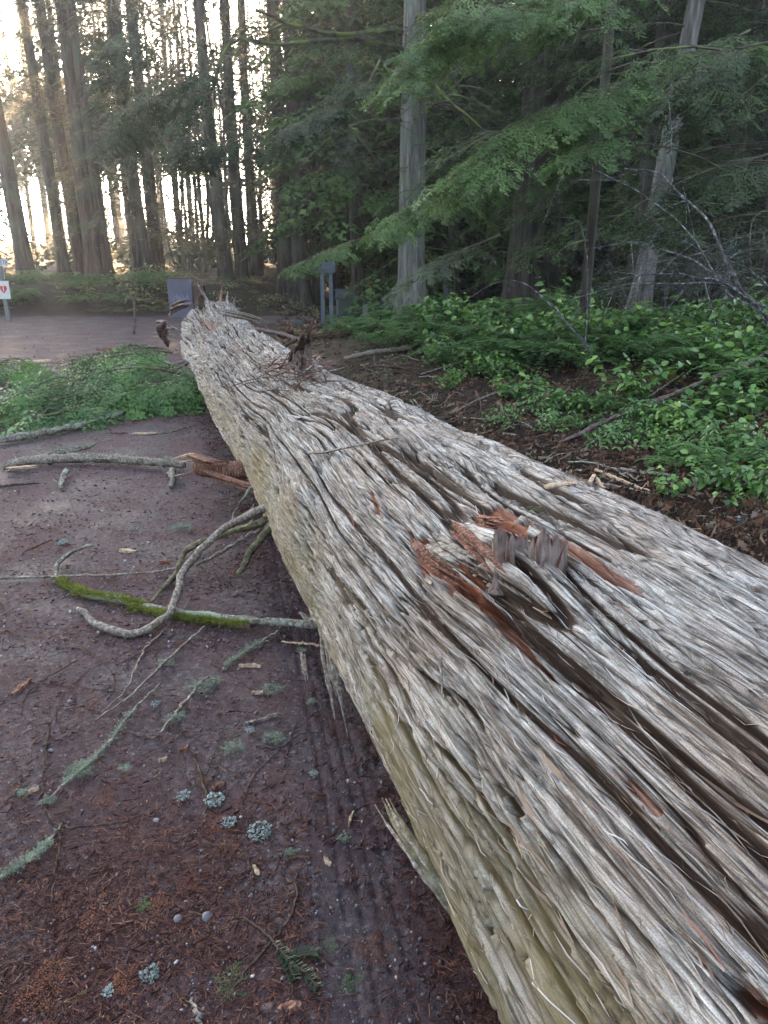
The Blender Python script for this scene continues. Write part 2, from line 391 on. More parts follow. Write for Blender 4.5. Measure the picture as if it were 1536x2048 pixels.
tnt = k.mix(1.0, tnt, k.ramp(k.noise(k.coord("Object"), 420, 2, .7), [(.3, .62), (.5, 1), (.7, 1.3)]), 'MULTIPLY')
cv = k.attr("cav").outputs["Fac"]
gap = k.mix(k.ramp(cv, [(.30, 1), (.62, 0)]), tnt, k.mix(f1, (.012, .007, .005), (.05, .028, .019)))  # brown fissure colour, with furrow shade darkened into it
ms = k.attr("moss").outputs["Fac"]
mossy = k.mix(k.math('MULTIPLY', ms, k.ramp(f2, [(.30, .45), (.5, 1)])), gap, k.mix(k.math('ADD', k.math('MULTIPLY', f1, .5), k.math('MULTIPLY_ADD', f4, 1.2, -.3)), (.022, .016, .007), (.185, .150, .055)))  # moss colour, with the flank's shade darkened into it
rd = k.attr("red").outputs["Fac"]
redc = k.mix(f1, (.05, .014, .008), (.34, .12, .06))
fin = k.mix(k.math('MULTIPLY', rd, k.ramp(f2, [(.2, .75), (.5, 1)])), mossy, redc)
k.col(fin)
hb = k.math('ADD', k.math('MULTIPLY', f1, .7), k.math('MULTIPLY', f2, .6)); k.bump(hb, .85, .006)
BARK = k.m
log = empty("fallen_log", LP0 + LD * 4, "huge fallen cedar log with shredded silver grey bark lying across the gravel lane", "log")
log.location = (0, 0, 0)
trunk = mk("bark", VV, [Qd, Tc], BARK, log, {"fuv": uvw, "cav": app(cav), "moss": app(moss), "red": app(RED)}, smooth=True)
# ================================================================== ground
def edge_x(Y):
    """x of the log's centre line at distance Y"""
    return LP0[0] + (Y - LP0[1]) * LD[0] / LD[1]
def gz(X, Y):
    """height of the ground"""
    X = np.asarray(X, float); Y = np.asarray(Y, float); d = (X - edge_x(Y)) * LD[1]
    d = np.where(Y > 14, np.minimum(d, X + 3.4), d)
    z = .22 * sstep(.9, 2.5, d) * sstep(20, 13, Y) + .45 * sstep(2.2, 6, d) * sstep(19, 11, Y) + .05 * fbm(X * .6, Y * .6, 301, 3) * sstep(.5, 1.5, d)
    # the bank across the lane on the left, and the forest floor behind
    yb = 20.4 + .05 * (X + 8) ; m = sstep(-2.5, -4.5, X)
    z = z + m * (.75 * sstep(0, 1.8, Y - yb) + .2 * fbm(X * .7, Y * .7, 303, 3) * sstep(0, 1.5, Y - yb))
    z = z + .5 * sstep(25, 45, Y) + 1.5 * sstep(45, 90, Y)
    return z
def gzs(X, Y): return float(gz(X, Y))
rr = [.25]
while rr[-1] < 160: rr.append(rr[-1] * 1.0085 + .0015)
rr = np.array(rr); aa = np.concatenate([np.linspace(R(-34), R(34), 560), np.linspace(R(34), R(326), 46)[1:-1]])
GX = rr[:, None] * np.sin(aa)[None]; GY = rr[:, None] * np.cos(aa)[None]
dl = (GX - edge_x(GY)) * LD[1]
soil = np.where(GY < 18.2, sstep(-.1, .5, dl + .1 * fbm(GX * 2, GY * 2, 311)), sstep(.2, 1.2, GX + 1.6))
soil = np.maximum(soil, sstep(-.2, .5, GY - (20.4 + .05 * (GX + 8)) + .3 * fbm(GX, GY, 5)) * sstep(-2.4, -3.4, GX + .2 * fbm(GX, GY, 6)))
soil = np.maximum(soil, sstep(24.5, 26, GY))
GZ = gz(GX, GY)
nearg = sstep(9, 4, rr)[:, None]
GZ = GZ + (1 - soil) * (.012 * fbm(GX * 1.3, GY * 1.3, 321, 3) + .004 * fbm(GX * 9, GY * 9, 322, 3)) + nearg * .0035 * fbm(GX * 45, GY * 45, 323, 3) + soil * (.03 * fbm(GX * 4, GY * 4, 324, 4) + .012 * fbm(GX * 18, GY * 18, 325, 3))
# tyre ribs beside the log
ta, tb = G(600, 1250), G(772, 2040); td = (tb - ta) / np.linalg.norm(tb - ta); tn = np.array([td[1], -td[0]])
q = (GX - ta[0]) * tn[0] + (GY - ta[1]) * tn[1] + .012 * vn(GY * 1.2, GX * 0, 330)
rib = sum(np.exp(-((q - o) / .0085) ** 2) for o in (-.075, -.036, .004, .045)) * (.65 + .35 * np.sin(GY * 150))
trk = sstep(5.5, 3.5, GY); GZ = GZ - .0080 * rib * trk * (1 - soil) * sstep(-.9, -.1, fbm(GX * 14, GY * 14, 331, 3)) - .006 * np.exp(-(q / .10) ** 4) * trk
TRK = np.exp(-(q / .13) ** 4) * trk
k = NT("gravel_and_soil", .8, .25)
sa = k.attr("soil").outputs["Fac"]; ta_ = k.attr("track").outputs["Fac"]; cc = k.coord("Object")
n1 = k.noise(cc, 2.2, 5, .6); n2 = k.noise(cc, 38, 5, .7); n3 = k.noise(cc, 230, 3, .7)
vo = k.n("ShaderNodeTexVoronoi"); vo.inputs["Scale"].default_value = 95; k.l(cc, vo.inputs["Vector"])
gc = k.ramp(n2, [(.32, (.016, .011, .013)), (.5, (.052, .038, .043)), (.68, (.13, .102, .110))])
gc = k.mix(k.ramp(n1, [(.42, 0), (.62, .6)]), gc, (.100, .052, .048))
gc = k.mix(k.math('MULTIPLY', ta_, .35), gc, (.040, .034, .046))
gc = k.mix(k.ramp(vo.outputs["Color"], [(.80, 0), (.9, .55)]), gc, (.17, .16, .18))
gc = k.mix(1.0, gc, k.ramp(n3, [(.25, .55), (.5, 1), (.75, 1.45)]), 'MULTIPLY')
sc_ = k.ramp(n2, [(.3, (.010, .007, .006)), (.5, (.032, .020, .015)), (.7, (.085, .045, .030))])
sc_ = k.mix(k.ramp(n1, [(.45, 0), (.6, .5)]), sc_, (.035, .045, .015))
k.col(k.mix(sa, gc, sc_)); k.bump(k.math('ADD', n2, k.math('MULTIPLY', n3, .6)), .8, .008)
k.l(k.ramp(n1, [(.35, .55), (.6, .9)]), k.b.inputs["Roughness"])
i_ = np.arange(len(rr) * len(aa)).reshape(len(rr), len(aa)); j_ = np.roll(i_, -1, 1)
V_ = np.stack([GX, GY, GZ], -1).reshape(-1, 3); V_ = np.vstack([V_, [[0, 0, 0]]])
Tn = np.array([(len(V_) - 1, i_[0, (j + 1) % len(aa)], i_[0, j]) for j in range(len(aa))])
Qn = np.stack([i_[:-1], i_[1:], j_[1:], j_[:-1]], -1).reshape(-1, 4)[:, ::-1]
gnd = mk("ground", V_, [Qn, Tn[:, ::-1]], k.m, None, {"soil": np.r_[soil.ravel(), 0], "track": np.r_[TRK.ravel(), 0]}, smooth=True)
tag(gnd, kind="structure")
# ------------------------------------------------------------------ litter on the gravel and on the soil
def GG(x, y, up=0.0):
    P = G(x, y, up)
    for _ in range(14): P = .5 * P + .5 * G(x, y, min(gzs(P[0], P[1]) + up, 1.38))
    P[2] = gzs(P[0], P[1]) + up; return P
rg = np.random.default_rng(11)
def scatter(n, x0, x1, y0, y1, power=1.0):
    """points in photo space thrown onto the ground, so that density follows distance"""
    px = rg.uniform(x0, x1, n); py = y0 + (y1 - y0) * rg.random(n) ** power
    d = F_[None] + R_[None] * ((px - CX) / FPX)[:, None] - U_[None] * ((py - CY) / FPX)[:, None]
    t = -HCAM / d[:, 2]; P = C_ + d * t[:, None]; return P[:, 0], P[:, 1]
def sliver(n, X, Y, L, Wd, z=.003, bend=.3, tilt=.12, up=.0):
    """thin bent slivers lying flat: 2 quads each"""
    a = rg.uniform(0, 2 * np.pi, n); L = L * rg.uniform(.4, 1.3, n); Wd = Wd * rg.uniform(.6, 1.4, n); b = rg.normal(0, bend, n)
    ca, sa_ = np.cos(a), np.sin(a); P = []
    for t, wv in ((-1, .5), (0, 1), (1, .35)):
        lx = L * t * .5; ly = b * L * (1 - t * t) * .5
        for sgn in (-1, 1):
            yy = ly + sgn * Wd * wv * .5
            P.append(np.stack([X + lx * ca - yy * sa_, Y + lx * sa_ + yy * ca, (z + up * rg.random(n) + L * t * rg.normal(0, tilt, n) * .5)], -1))
    V = np.stack(P, 1); V[..., 2] = np.maximum(V[..., 2], .001) + gz(V[..., 0], V[..., 1]) + .004
    f = np.arange(n)[:, None, None] * 6 + np.array([[0, 1, 3, 2], [2, 3, 5, 4]])[None]
    return V.reshape(-1, 3), f.reshape(-1, 4), np.repeat(rg.random(n), 6)
def offlog(X, Y, lo, hi):
    d = (X - edge_x(Y)) * LD[1]; return (d > lo) & (d < hi) 
ndl = NT("needle_litter", .75, .2); ndl.col(ndl.ramp(ndl.attr("rnd").outputs["Fac"], [(0, (.035, .016, .014)), (.45, (.095, .042, .036)), (.85, (.11, .050, .040)), (.97, (.24, .10, .05)), (1, (.25, .20, .12))]))
B = MB()
for n, x0, x1, y0, y1, L, Wd in ((26000, -150, 1150, 1250, 2200, .028, .0016), (9000, -150, 1150, 1250, 2200, .055, .0018), (7000, -150, 1150, 1500, 2200, .018, .0028), (9000, -150, 760, 820, 1300, .05, .003), (2500, -150, 1100, 640, 850, .11, .01)):
    X, Y = scatter(n, x0, x1, y0, y1, .8); m = offlog(X, Y, -9, -.28)
    m &= (vn(X * 2.1, Y * 2.1, 77) + .6 * vn(X * 7, Y * 7, 78) > rg.normal(-.25, .35, n)) | (rg.random(n) < .35)
    qq = (X - ta[0]) * tn[0] + (Y - ta[1]) * tn[1]; m &= (np.abs(qq) > .12) | (rg.random(n) < .15)
    X, Y = X[m], Y[m]; V, f, a = sliver(len(X), X, Y, L, Wd); B.add(V, f, None, a)
Y = rg.uniform(1.0, 8, 3500) ; X = edge_x(Y) - (lr(Y) - .12 + np.abs(rg.normal(0, .14, 3500))) / LD[1]
V, f, a = sliver(3500, X, Y, .035, .0028, up=.004, tilt=.2); B.add(V, f, None, a * .8)
o = B.mesh("needle_litter", ndl.m); tag(o, "reddish brown fallen needles and cedar scraps strewn over the dark gravel", "needles", kind="stuff")
lit = NT("forest_litter", .8, .2); lit.col(lit.ramp(lit.attr("rnd").outputs["Fac"], [(0, (.02, .014, .012)), (.4, (.055, .032, .022)), (.7, (.12, .065, .04)), (.85, (.24, .12, .07)), (.93, (.33, .26, .20)), (1, (.10, .13, .05))]))
B = MB()
for n, x0, x1, y0, y1, L, Wd in ((15000, 620, 1750, 650, 1200, .06, .006), (16000, 620, 1750, 650, 1200, .12, .004), (4000, 620, 1750, 640, 1200, .05, .018), (2500, 560, 1000, 610, 700, .25, .014)):
    X, Y = scatter(n, x0, x1, y0, y1, .7); m = offlog(X, Y, .35, 9); X, Y = X[m], Y[m]
    V, f, a = sliver(len(X), X, Y, L, Wd, up=.02, tilt=.35); B.add(V, f, None, a)
o = B.mesh("forest_litter", lit.m); tag(o, "dark twigs, bark scraps and needles covering the soil right of the log", "forest litter", kind="stuff")
# pebbles
ico_v = np.array([[0, 0, 1], [.9, 0, .4], [.28, .85, .45], [-.72, .53, .45], [-.72, -.53, .4], [.28, -.85, .45], [.7, .5, -.4], [-.3, .8, -.45], [-.9, 0, -.4], [-.3, -.85, -.4], [.72, -.5, -.4], [0, 0, -1]])
ico_f = np.array([[0, 1, 2], [0, 2, 3], [0, 3, 4], [0, 4, 5], [0, 5, 1], [1, 6, 2], [2, 7, 3], [3, 8, 4], [4, 9, 5], [5, 10, 1], [2, 6, 7], [3, 7, 8], [4, 8, 9], [5, 9, 10], [1, 10, 6], [6, 11, 7], [7, 11, 8], [8, 11, 9], [9, 11, 10], [10, 11, 6]])
peb = NT("pebble_stone", .6, .35); peb.col(peb.ramp(peb.attr("rnd").outputs["Fac"], [(0, (.045, .038, .045)), (.6, (.12, .105, .12)), (.92, (.22, .21, .24)), (1, (.5, .48, .46))])); peb.bump(peb.noise(peb.coord(), 150, 3), .4, .004)
B = MB()
for n, y0, y1, r0, r1 in ((9000, 1250, 2200, .0012, .0035), (800, 1300, 2150, .004, .008), (3500, 800, 1300, .003, .010), (1500, 640, 820, .006, .02)):
    X, Y = scatter(n, -150, 1150, y0, y1, .9); m = offlog(X, Y, -9, -.25); X, Y = X[m], Y[m]; k_ = len(X)
    s = r0 + (r1 - r0) * rg.random(k_) ** 2.5; M = rotm(rg.random(k_) * 6, rg.random(k_) * 6, rg.random(k_) * 6) * s[:, None, None] * np.array([1, .8, .6])[None, None]
    B.inst((ico_v, ico_f), M, np.stack([X, Y, gz(X, Y) + s * .35 + .003], -1), rg.random(k_))
o = B.mesh("pebbles", peb.m, smooth=True); tag(o, "small grey pebbles and grit scattered over the lane", "gravel", kind="stuff")
# ================================================================== foliage prototypes
rg = np.random.default_rng(31)
def leafquads(base, dirs, L, Wd, nrm):
    """kite shaped leaflets: base k x 3, dirs k x 3, nrm k x 3"""
    side = np.cross(dirs, nrm); side /= np.linalg.norm(side, axis=1)[:, None] + 1e-9
    L = np.broadcast_to(L, (len(base),))[:, None]; Wd = np.broadcast_to(Wd, (len(base),))[:, None]
    V = np.stack([base, base + dirs * L * .45 + side * Wd * .5, base + dirs * L, base + dirs * L * .45 - side * Wd * .5], 1)
    return V.reshape(-1, 3), np.arange(len(base) * 4).reshape(-1, 4)
def spray(ntw=11, nlf=5, spread=.38, droop=.12, lw=.045, ll=.075, seed=0):
    """flat feathery spray of unit length along +x"""
    r = np.random.default_rng(seed); b = []; d = []; n = []
    for i in range(ntw):
        t = (i + .4) / ntw; sgn = 1 if i % 2 else -1; x0 = np.array([t, .03 * math.sin(3 * t), -droop * t * t])
        ang = sgn * R(48 - 18 * t + r.normal() * 6); ln = spread * (1 - .75 * t) * r.uniform(.8, 1.15) + .04
        dr = np.array([math.cos(ang), math.sin(ang), -.18 + r.normal() * .12]); dr /= np.linalg.norm(dr)
        for j in range(nlf):
            u = (j + .5) / nlf; p = x0 + dr * ln * u + np.array([0, 0, -.10 * u * u * ln])
            s2 = 1 if j % 2 else -1; a2 = ang + s2 * R(42)
            b.append(p); d.append([math.cos(a2), math.sin(a2), -.2 + r.normal() * .15]); n.append([r.normal() * .3, r.normal() * .3, 1])
        b.append(x0 + dr * ln * .75); d.append(dr); n.append([0, r.normal() * .2, 1])
    for i in range(5):
        b.append([.8 + .04 * i, 0, -droop * (.8 + .04 * i) ** 2]); d.append([1, (-1) ** i * .4, -.15]); n.append([0, 0, 1])
    b = np.array(b); d = np.array(d, float); d /= np.linalg.norm(d, axis=1)[:, None]
    return leafquads(b, d, ll, lw, np.array(n, float))
def coarse(ntw=7, seed=0, lw=.13, ll=.22): return spray(ntw, 1, .4, .2, lw, ll, seed)
SPR_N = [spray(12, 6, .40, .16, .030, .062, i) for i in range(3)]
SPR_M = [spray(9, 3, .42, .18, .055, .105, 10 + i) for i in range(3)]
SPR_H = [spray(10, 4, .42, .2, .060, .115, 40 + i) for i in range(3)]
SPR_F = [coarse(6, 20 + i) for i in range(3)]
def bough(mb, o, az, L, rise, droop, sprays, slen=.42, dens=1.0, wr=.018, rnd=None, side=.42, bare=0.0):
    """one bough: limb from o in direction az, rising then drooping, with side twigs that carry sprays"""
    r = rg; n = max(5, int(L * 3.2)); t = np.linspace(0, 1, n)
    wob = r.normal() * .12
    lx = L * t; ly = L * wob * np.sin(t * 3.1) ; lz = L * (rise * t - droop * t * t)
    ca, sa2 = math.cos(az), math.sin(az)
    P = np.stack([o[0] + lx * ca - ly * sa2, o[1] + lx * sa2 + ly * ca, o[2] + lz], 1)
    mb.tube(P, wr * (1 - .85 * t) * (.5 + .25 * L), 4, r.random(), 1, cap=False)
    Ms = []; Ts = []
    nside = max(3, int(L / .22 * dens))
    for i in range(nside):
        u = .14 + .86 * (i + r.random() * .7) / nside
        p = np.array([np.interp(u, t, P[:, q]) for q in range(3)])
        sg = 1 if i % 2 else -1; sl = side * L * (1.12 - u) * r.uniform(.55, 1.1) + .10
        a2 = az + sg * R(r.uniform(38, 62)); m = max(2, int(sl / .2)); tt = np.linspace(0, 1, m + 1)
        sp = np.stack([p[0] + sl * tt * math.cos(a2), p[1] + sl * tt * math.sin(a2), p[2] - sl * (.05 + droop * .45) * tt * tt + rise * .2 * sl * tt], 1)
        mb.tube(sp, .004 * (1.2 - tt) * (1 + L * .2), 3, .5, 1, cap=False)
        if r.random() < bare: continue
        for j in range(1, m + 1):
            for s3 in ((1, -1) if j < m else (0,)):
                Ms.append((a2 + s3 * R(r.uniform(25, 50)) , r.uniform(.05, .35) + droop * .5, r.normal() * .3, slen * r.uniform(.6, 1.15))); Ts.append(sp[j])
    Ms.append((az, droop * .8, 0, slen)); Ts.append(P[-1])
    Ms = np.array(Ms); Ts = np.array(Ts); which = rg.integers(0, len(sprays), len(Ms))
    for q in range(len(sprays)):
        m = which == q
        if m.any():
            M = rotm(Ms[m, 2], Ms[m, 1], Ms[m, 0]) * Ms[m, 3][:, None, None]
            a = np.clip(rg.normal(.5 if rnd is None else rnd, .2, m.sum()), 0, 1)
            mb.inst(sprays[q], M, Ts[m], a, 0)
def twigfan(mb, o, az, L, rise, droop, n=7):
    """a dead bough: bare grey twigs"""
    t = np.linspace(0, 1, 7); w_ = rg.normal() * .1
    P = np.stack([o[0] + L * t * math.cos(az) - L * w_ * t * t * math.sin(az), o[1] + L * t * math.sin(az) + L * w_ * t * t * math.cos(az), o[2] + L * (rise * t - droop * t * t)], 1)
    mb.tube(P, .013 * (1.15 - t), 4, .3, 1, cap=False)
    for i in range(n):
        u = rg.uniform(.25, 1); p = np.array([np.interp(u, t, P[:, q]) for q in range(3)]); a2 = az + rg.choice([-1, 1]) * R(rg.uniform(25, 60)); l2 = L * rg.uniform(.15, .4)
        t2 = np.linspace(0, 1, 4); mb.tube(np.stack([p[0] + l2 * t2 * math.cos(a2), p[1] + l2 * t2 * math.sin(a2), p[2] + l2 * (rg.normal() * .2 * t2 - .4 * t2 * t2)], 1), .005 * (1.1 - t2), 3, .3, 1, cap=False)
# ------------------------------------------------------------------ materials of the wood
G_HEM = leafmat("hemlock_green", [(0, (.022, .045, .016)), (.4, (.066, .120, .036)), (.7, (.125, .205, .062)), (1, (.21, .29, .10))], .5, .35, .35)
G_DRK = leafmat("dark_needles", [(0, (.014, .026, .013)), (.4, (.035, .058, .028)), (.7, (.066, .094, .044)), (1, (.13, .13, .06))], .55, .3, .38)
G_WARM = leafmat("sunlit_tint_needles", [(0, (.035, .038, .020)), (.4, (.085, .082, .042)), (.7, (.16, .14, .075)), (1, (.27, .21, .12))], .55, .3, .45)  # sun warmth tinted into the needle colour
G_LICH = leafmat("lichen_green", [(0, (.06, .085, .055)), (.5, (.13, .165, .11)), (1, (.27, .32, .22))], .8, .1, .2)
k = NT("limb_wood", .85, .2); k.col(k.mix(k.ramp(k.noise(k.coord(), 6, 3), [(.5, 0), (.62, .8)]), (.075, .062, .052), (.16, .18, .07))); LIMB = k.m
k = NT('mossy_limb', .9, .1); k.col(k.mix(k.ramp(k.noise(k.coord(), 3.5, 3), [(.45, 0), (.55, 1)]), (.05, .042, .034), (.085, .11, .03))).bump(k.noise(k.coord(), 60, 3), .6, .02); MOSSLIMB = k.m
def trunkmat(name, c1, c2, c3, mossc=None):
    k = NT(name, .88, .15); v = k.coord(); a = k.noise(k.mapping(v, (9, 9, .9)), 1, 5, .65, .6); b = k.noise(k.mapping(v, (30, 30, 2.2)), 1, 4, .6, .3)
    c = k.ramp(a, [(.3, c1), (.5, c2), (.68, c3)]); c = k.mix(1.0, c, k.ramp(b, [(.3, .5), (.6, 1.2)]), 'MULTIPLY')
    if mossc: c = k.mix(k.ramp(k.noise(v, 1.3, 4), [(.48, 0), (.62, .7)]), c, mossc)
    k.col(c).bump(k.math('ADD', a, k.math('MULTIPLY', b, .5)), 1.0, .05); return k.m
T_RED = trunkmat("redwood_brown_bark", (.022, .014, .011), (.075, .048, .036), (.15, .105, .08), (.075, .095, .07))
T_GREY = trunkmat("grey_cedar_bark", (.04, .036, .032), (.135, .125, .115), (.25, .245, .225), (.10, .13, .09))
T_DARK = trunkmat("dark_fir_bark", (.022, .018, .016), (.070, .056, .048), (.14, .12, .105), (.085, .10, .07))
def trunk_mesh(name, mat, H_, r0, lean=(0, 0), flare=.6, lumps=.1, seed=1, n=22, parent=None, z0=-.3):
    m = 44; t = np.linspace(0, 1, m) ** 1.5; z = z0 + (H_ - z0) * t; th = np.arange(n) * 2 * np.pi / n
    r = r0 * (1 - .78 * t) * (1 + flare * .55 * np.exp(-(z - 0) / (r0 * 1.9)).clip(0, 1.15))
    ri = 1 + lumps * vn(th[None] * 3.2 / (2 * np.pi) * 3 + 5, z[:, None] * .25 + seed * 9, seed) + .05 * vn(th[None] * 4 + 3, z[:, None] * .9, seed + 3) + (.22 * np.exp(-z / (r0 * 2))[:, None]).clip(0, .25) * np.cos(th * 5 + seed)[None]
    cxv = lean[0] * z + .05 * vn(z * .2, seed * 1.3, seed + 5) * r0 * 6; cyv = lean[1] * z
    V = np.stack([cxv[:, None] + r[:, None] * ri * np.cos(th)[None], cyv[:, None] + r[:, None] * ri * np.sin(th)[None], z[:, None] + 0 * th[None]], -1)
    i = np.arange(m * n).reshape(m, n); j = np.roll(i, -1, 1)
    return mk(name, V.reshape(-1, 3), np.stack([i[:-1], j[:-1], j[1:], i[1:]], -1).reshape(-1, 4), mat, parent, smooth=True)
def lpos(z, lean): return np.array([lean[0] * z, lean[1] * z, z])
def base_at(px, Y):
    X = AT(px, 560, Y)[0]; return np.array([X, Y, gzs(X, Y)])
def tree(px, Y, *a, **k):
    if px < 640: k['dens'] = .85; a = list(a)
    return tree_(px, Y, *a, **k)
def tree_(px, Y, H_, r0, mat, leaf, label, lean=(0, 0), crown=(4, 12, 30, 2.4), lod=1, dead=10, flare=.6, group="conifers around the lane", name="conifer_tree", droop=.45, rise=.12, seed=1, extra=None, dens=1.0, rnd=None, dz=(1.2, 6)):
    b = base_at(px, Y); e = empty(name, b, label, "tree", group)
    trunk_mesh("trunk", mat, H_, r0, lean, flare, seed=seed, parent=e)
    mb = MB(); z0, z1, nb, L = crown
    for i in range(nb):
        z = z0 + (z1 - z0) * (i + rg.random()) / max(nb, 1); u = (z - z0) / (H_ - z0 + 1e-6)
        bough(mb, lpos(z, lean), rg.random() * 6.283, L * (1.05 - .75 * u) * rg.uniform(.7, 1.15), rise, droop, (SPR_N, SPR_M, SPR_F)[lod], (.34, .46, .62)[lod], (1, .85, .62)[lod] * dens, rnd=rnd)
    for i in range(dead * (3 if px < 650 else 2)): twigfan(mb, lpos(rg.uniform(dz[0], dz[1] * 1.6), lean), rg.random() * 6.283, rg.uniform(.6, 2.6), rg.uniform(-.1, .2), rg.uniform(0, .5))
    if extra: extra(mb, e)
    if mb.n: mb.mesh("crown", None, e, mats=[leaf, LIMB, MOSSLIMB])
    return e
# left side
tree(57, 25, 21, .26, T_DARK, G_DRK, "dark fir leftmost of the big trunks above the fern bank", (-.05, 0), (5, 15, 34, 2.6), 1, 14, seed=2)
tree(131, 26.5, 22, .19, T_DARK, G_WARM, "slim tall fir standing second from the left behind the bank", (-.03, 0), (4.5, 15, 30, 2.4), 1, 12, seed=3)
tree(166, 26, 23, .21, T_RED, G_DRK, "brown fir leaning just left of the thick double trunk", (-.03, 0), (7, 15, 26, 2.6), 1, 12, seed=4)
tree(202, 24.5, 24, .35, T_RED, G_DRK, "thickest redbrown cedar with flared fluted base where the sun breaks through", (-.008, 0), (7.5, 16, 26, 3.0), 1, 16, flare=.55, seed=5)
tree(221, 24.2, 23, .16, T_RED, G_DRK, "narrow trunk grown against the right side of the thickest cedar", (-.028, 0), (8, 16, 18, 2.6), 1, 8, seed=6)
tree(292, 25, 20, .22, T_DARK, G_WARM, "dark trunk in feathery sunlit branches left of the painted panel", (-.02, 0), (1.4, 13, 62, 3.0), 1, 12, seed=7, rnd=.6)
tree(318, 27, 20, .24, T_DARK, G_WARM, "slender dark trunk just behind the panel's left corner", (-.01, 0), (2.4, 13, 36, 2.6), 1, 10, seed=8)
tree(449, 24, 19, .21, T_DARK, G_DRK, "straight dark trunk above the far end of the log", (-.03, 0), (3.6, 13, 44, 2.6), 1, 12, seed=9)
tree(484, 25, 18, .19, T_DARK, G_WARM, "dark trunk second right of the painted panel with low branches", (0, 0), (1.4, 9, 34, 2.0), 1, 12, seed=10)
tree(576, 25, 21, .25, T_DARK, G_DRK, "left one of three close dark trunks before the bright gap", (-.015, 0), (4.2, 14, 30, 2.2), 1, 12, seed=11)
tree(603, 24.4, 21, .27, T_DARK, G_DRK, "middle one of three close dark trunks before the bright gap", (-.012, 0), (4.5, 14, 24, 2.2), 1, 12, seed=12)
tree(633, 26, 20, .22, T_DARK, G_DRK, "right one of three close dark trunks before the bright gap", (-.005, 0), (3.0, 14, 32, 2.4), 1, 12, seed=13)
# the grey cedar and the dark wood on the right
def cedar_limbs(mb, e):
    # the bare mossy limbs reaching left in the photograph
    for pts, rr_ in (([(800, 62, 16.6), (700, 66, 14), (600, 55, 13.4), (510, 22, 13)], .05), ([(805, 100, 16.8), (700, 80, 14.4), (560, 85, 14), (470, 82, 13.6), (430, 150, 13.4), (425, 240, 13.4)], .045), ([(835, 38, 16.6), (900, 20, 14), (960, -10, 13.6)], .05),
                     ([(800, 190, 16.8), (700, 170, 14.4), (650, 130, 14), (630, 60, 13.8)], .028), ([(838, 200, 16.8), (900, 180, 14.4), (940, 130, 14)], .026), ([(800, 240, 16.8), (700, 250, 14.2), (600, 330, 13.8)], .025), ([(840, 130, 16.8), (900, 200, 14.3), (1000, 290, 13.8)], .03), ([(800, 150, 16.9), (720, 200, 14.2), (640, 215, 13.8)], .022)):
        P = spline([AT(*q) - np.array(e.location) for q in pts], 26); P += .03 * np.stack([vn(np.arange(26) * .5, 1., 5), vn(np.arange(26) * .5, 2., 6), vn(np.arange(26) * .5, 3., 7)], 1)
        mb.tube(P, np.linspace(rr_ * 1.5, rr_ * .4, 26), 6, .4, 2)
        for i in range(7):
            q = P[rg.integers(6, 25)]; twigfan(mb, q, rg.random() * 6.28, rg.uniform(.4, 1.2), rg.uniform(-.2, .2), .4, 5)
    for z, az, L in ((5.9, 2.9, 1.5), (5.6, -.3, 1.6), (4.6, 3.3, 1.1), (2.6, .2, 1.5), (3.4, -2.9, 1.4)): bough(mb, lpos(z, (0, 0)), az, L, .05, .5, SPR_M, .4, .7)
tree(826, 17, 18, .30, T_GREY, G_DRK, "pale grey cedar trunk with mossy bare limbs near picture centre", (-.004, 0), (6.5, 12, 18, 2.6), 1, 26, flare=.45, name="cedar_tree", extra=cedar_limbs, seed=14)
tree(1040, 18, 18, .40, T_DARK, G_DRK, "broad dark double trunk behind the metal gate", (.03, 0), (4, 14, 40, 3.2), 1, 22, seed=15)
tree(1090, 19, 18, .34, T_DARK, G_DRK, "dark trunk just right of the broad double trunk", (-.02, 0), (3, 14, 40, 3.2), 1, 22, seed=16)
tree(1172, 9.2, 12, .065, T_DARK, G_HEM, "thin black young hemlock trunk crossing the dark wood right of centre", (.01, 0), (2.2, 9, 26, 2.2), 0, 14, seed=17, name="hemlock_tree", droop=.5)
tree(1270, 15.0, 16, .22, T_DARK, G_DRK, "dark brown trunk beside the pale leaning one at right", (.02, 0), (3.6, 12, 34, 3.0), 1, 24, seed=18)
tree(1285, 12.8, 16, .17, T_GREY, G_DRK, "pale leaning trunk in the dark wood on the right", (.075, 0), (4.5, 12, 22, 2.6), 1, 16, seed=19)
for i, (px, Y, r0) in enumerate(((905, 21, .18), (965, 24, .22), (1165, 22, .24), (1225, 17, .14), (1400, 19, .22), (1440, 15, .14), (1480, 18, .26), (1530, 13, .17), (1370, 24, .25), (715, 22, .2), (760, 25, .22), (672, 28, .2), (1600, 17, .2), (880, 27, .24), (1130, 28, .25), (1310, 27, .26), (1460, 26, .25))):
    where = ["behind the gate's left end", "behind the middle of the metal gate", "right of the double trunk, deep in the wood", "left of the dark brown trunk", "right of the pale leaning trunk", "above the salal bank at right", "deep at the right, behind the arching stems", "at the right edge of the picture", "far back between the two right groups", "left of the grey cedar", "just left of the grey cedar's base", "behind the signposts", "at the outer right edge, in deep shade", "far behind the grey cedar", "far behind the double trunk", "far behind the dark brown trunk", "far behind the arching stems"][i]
    tree(px, Y, 17, r0, T_DARK, G_DRK if i % 3 else G_HEM, "dark young conifer " + where, (rg.normal() * .015, 0), (.9 if px > 870 else 2.4, 13, 62 if px > 870 else 46, 3.1), 1 if Y < 20 else 2, 20, seed=30 + i, group="shaded conifers of the right hand wood", dz=(.6, 6))
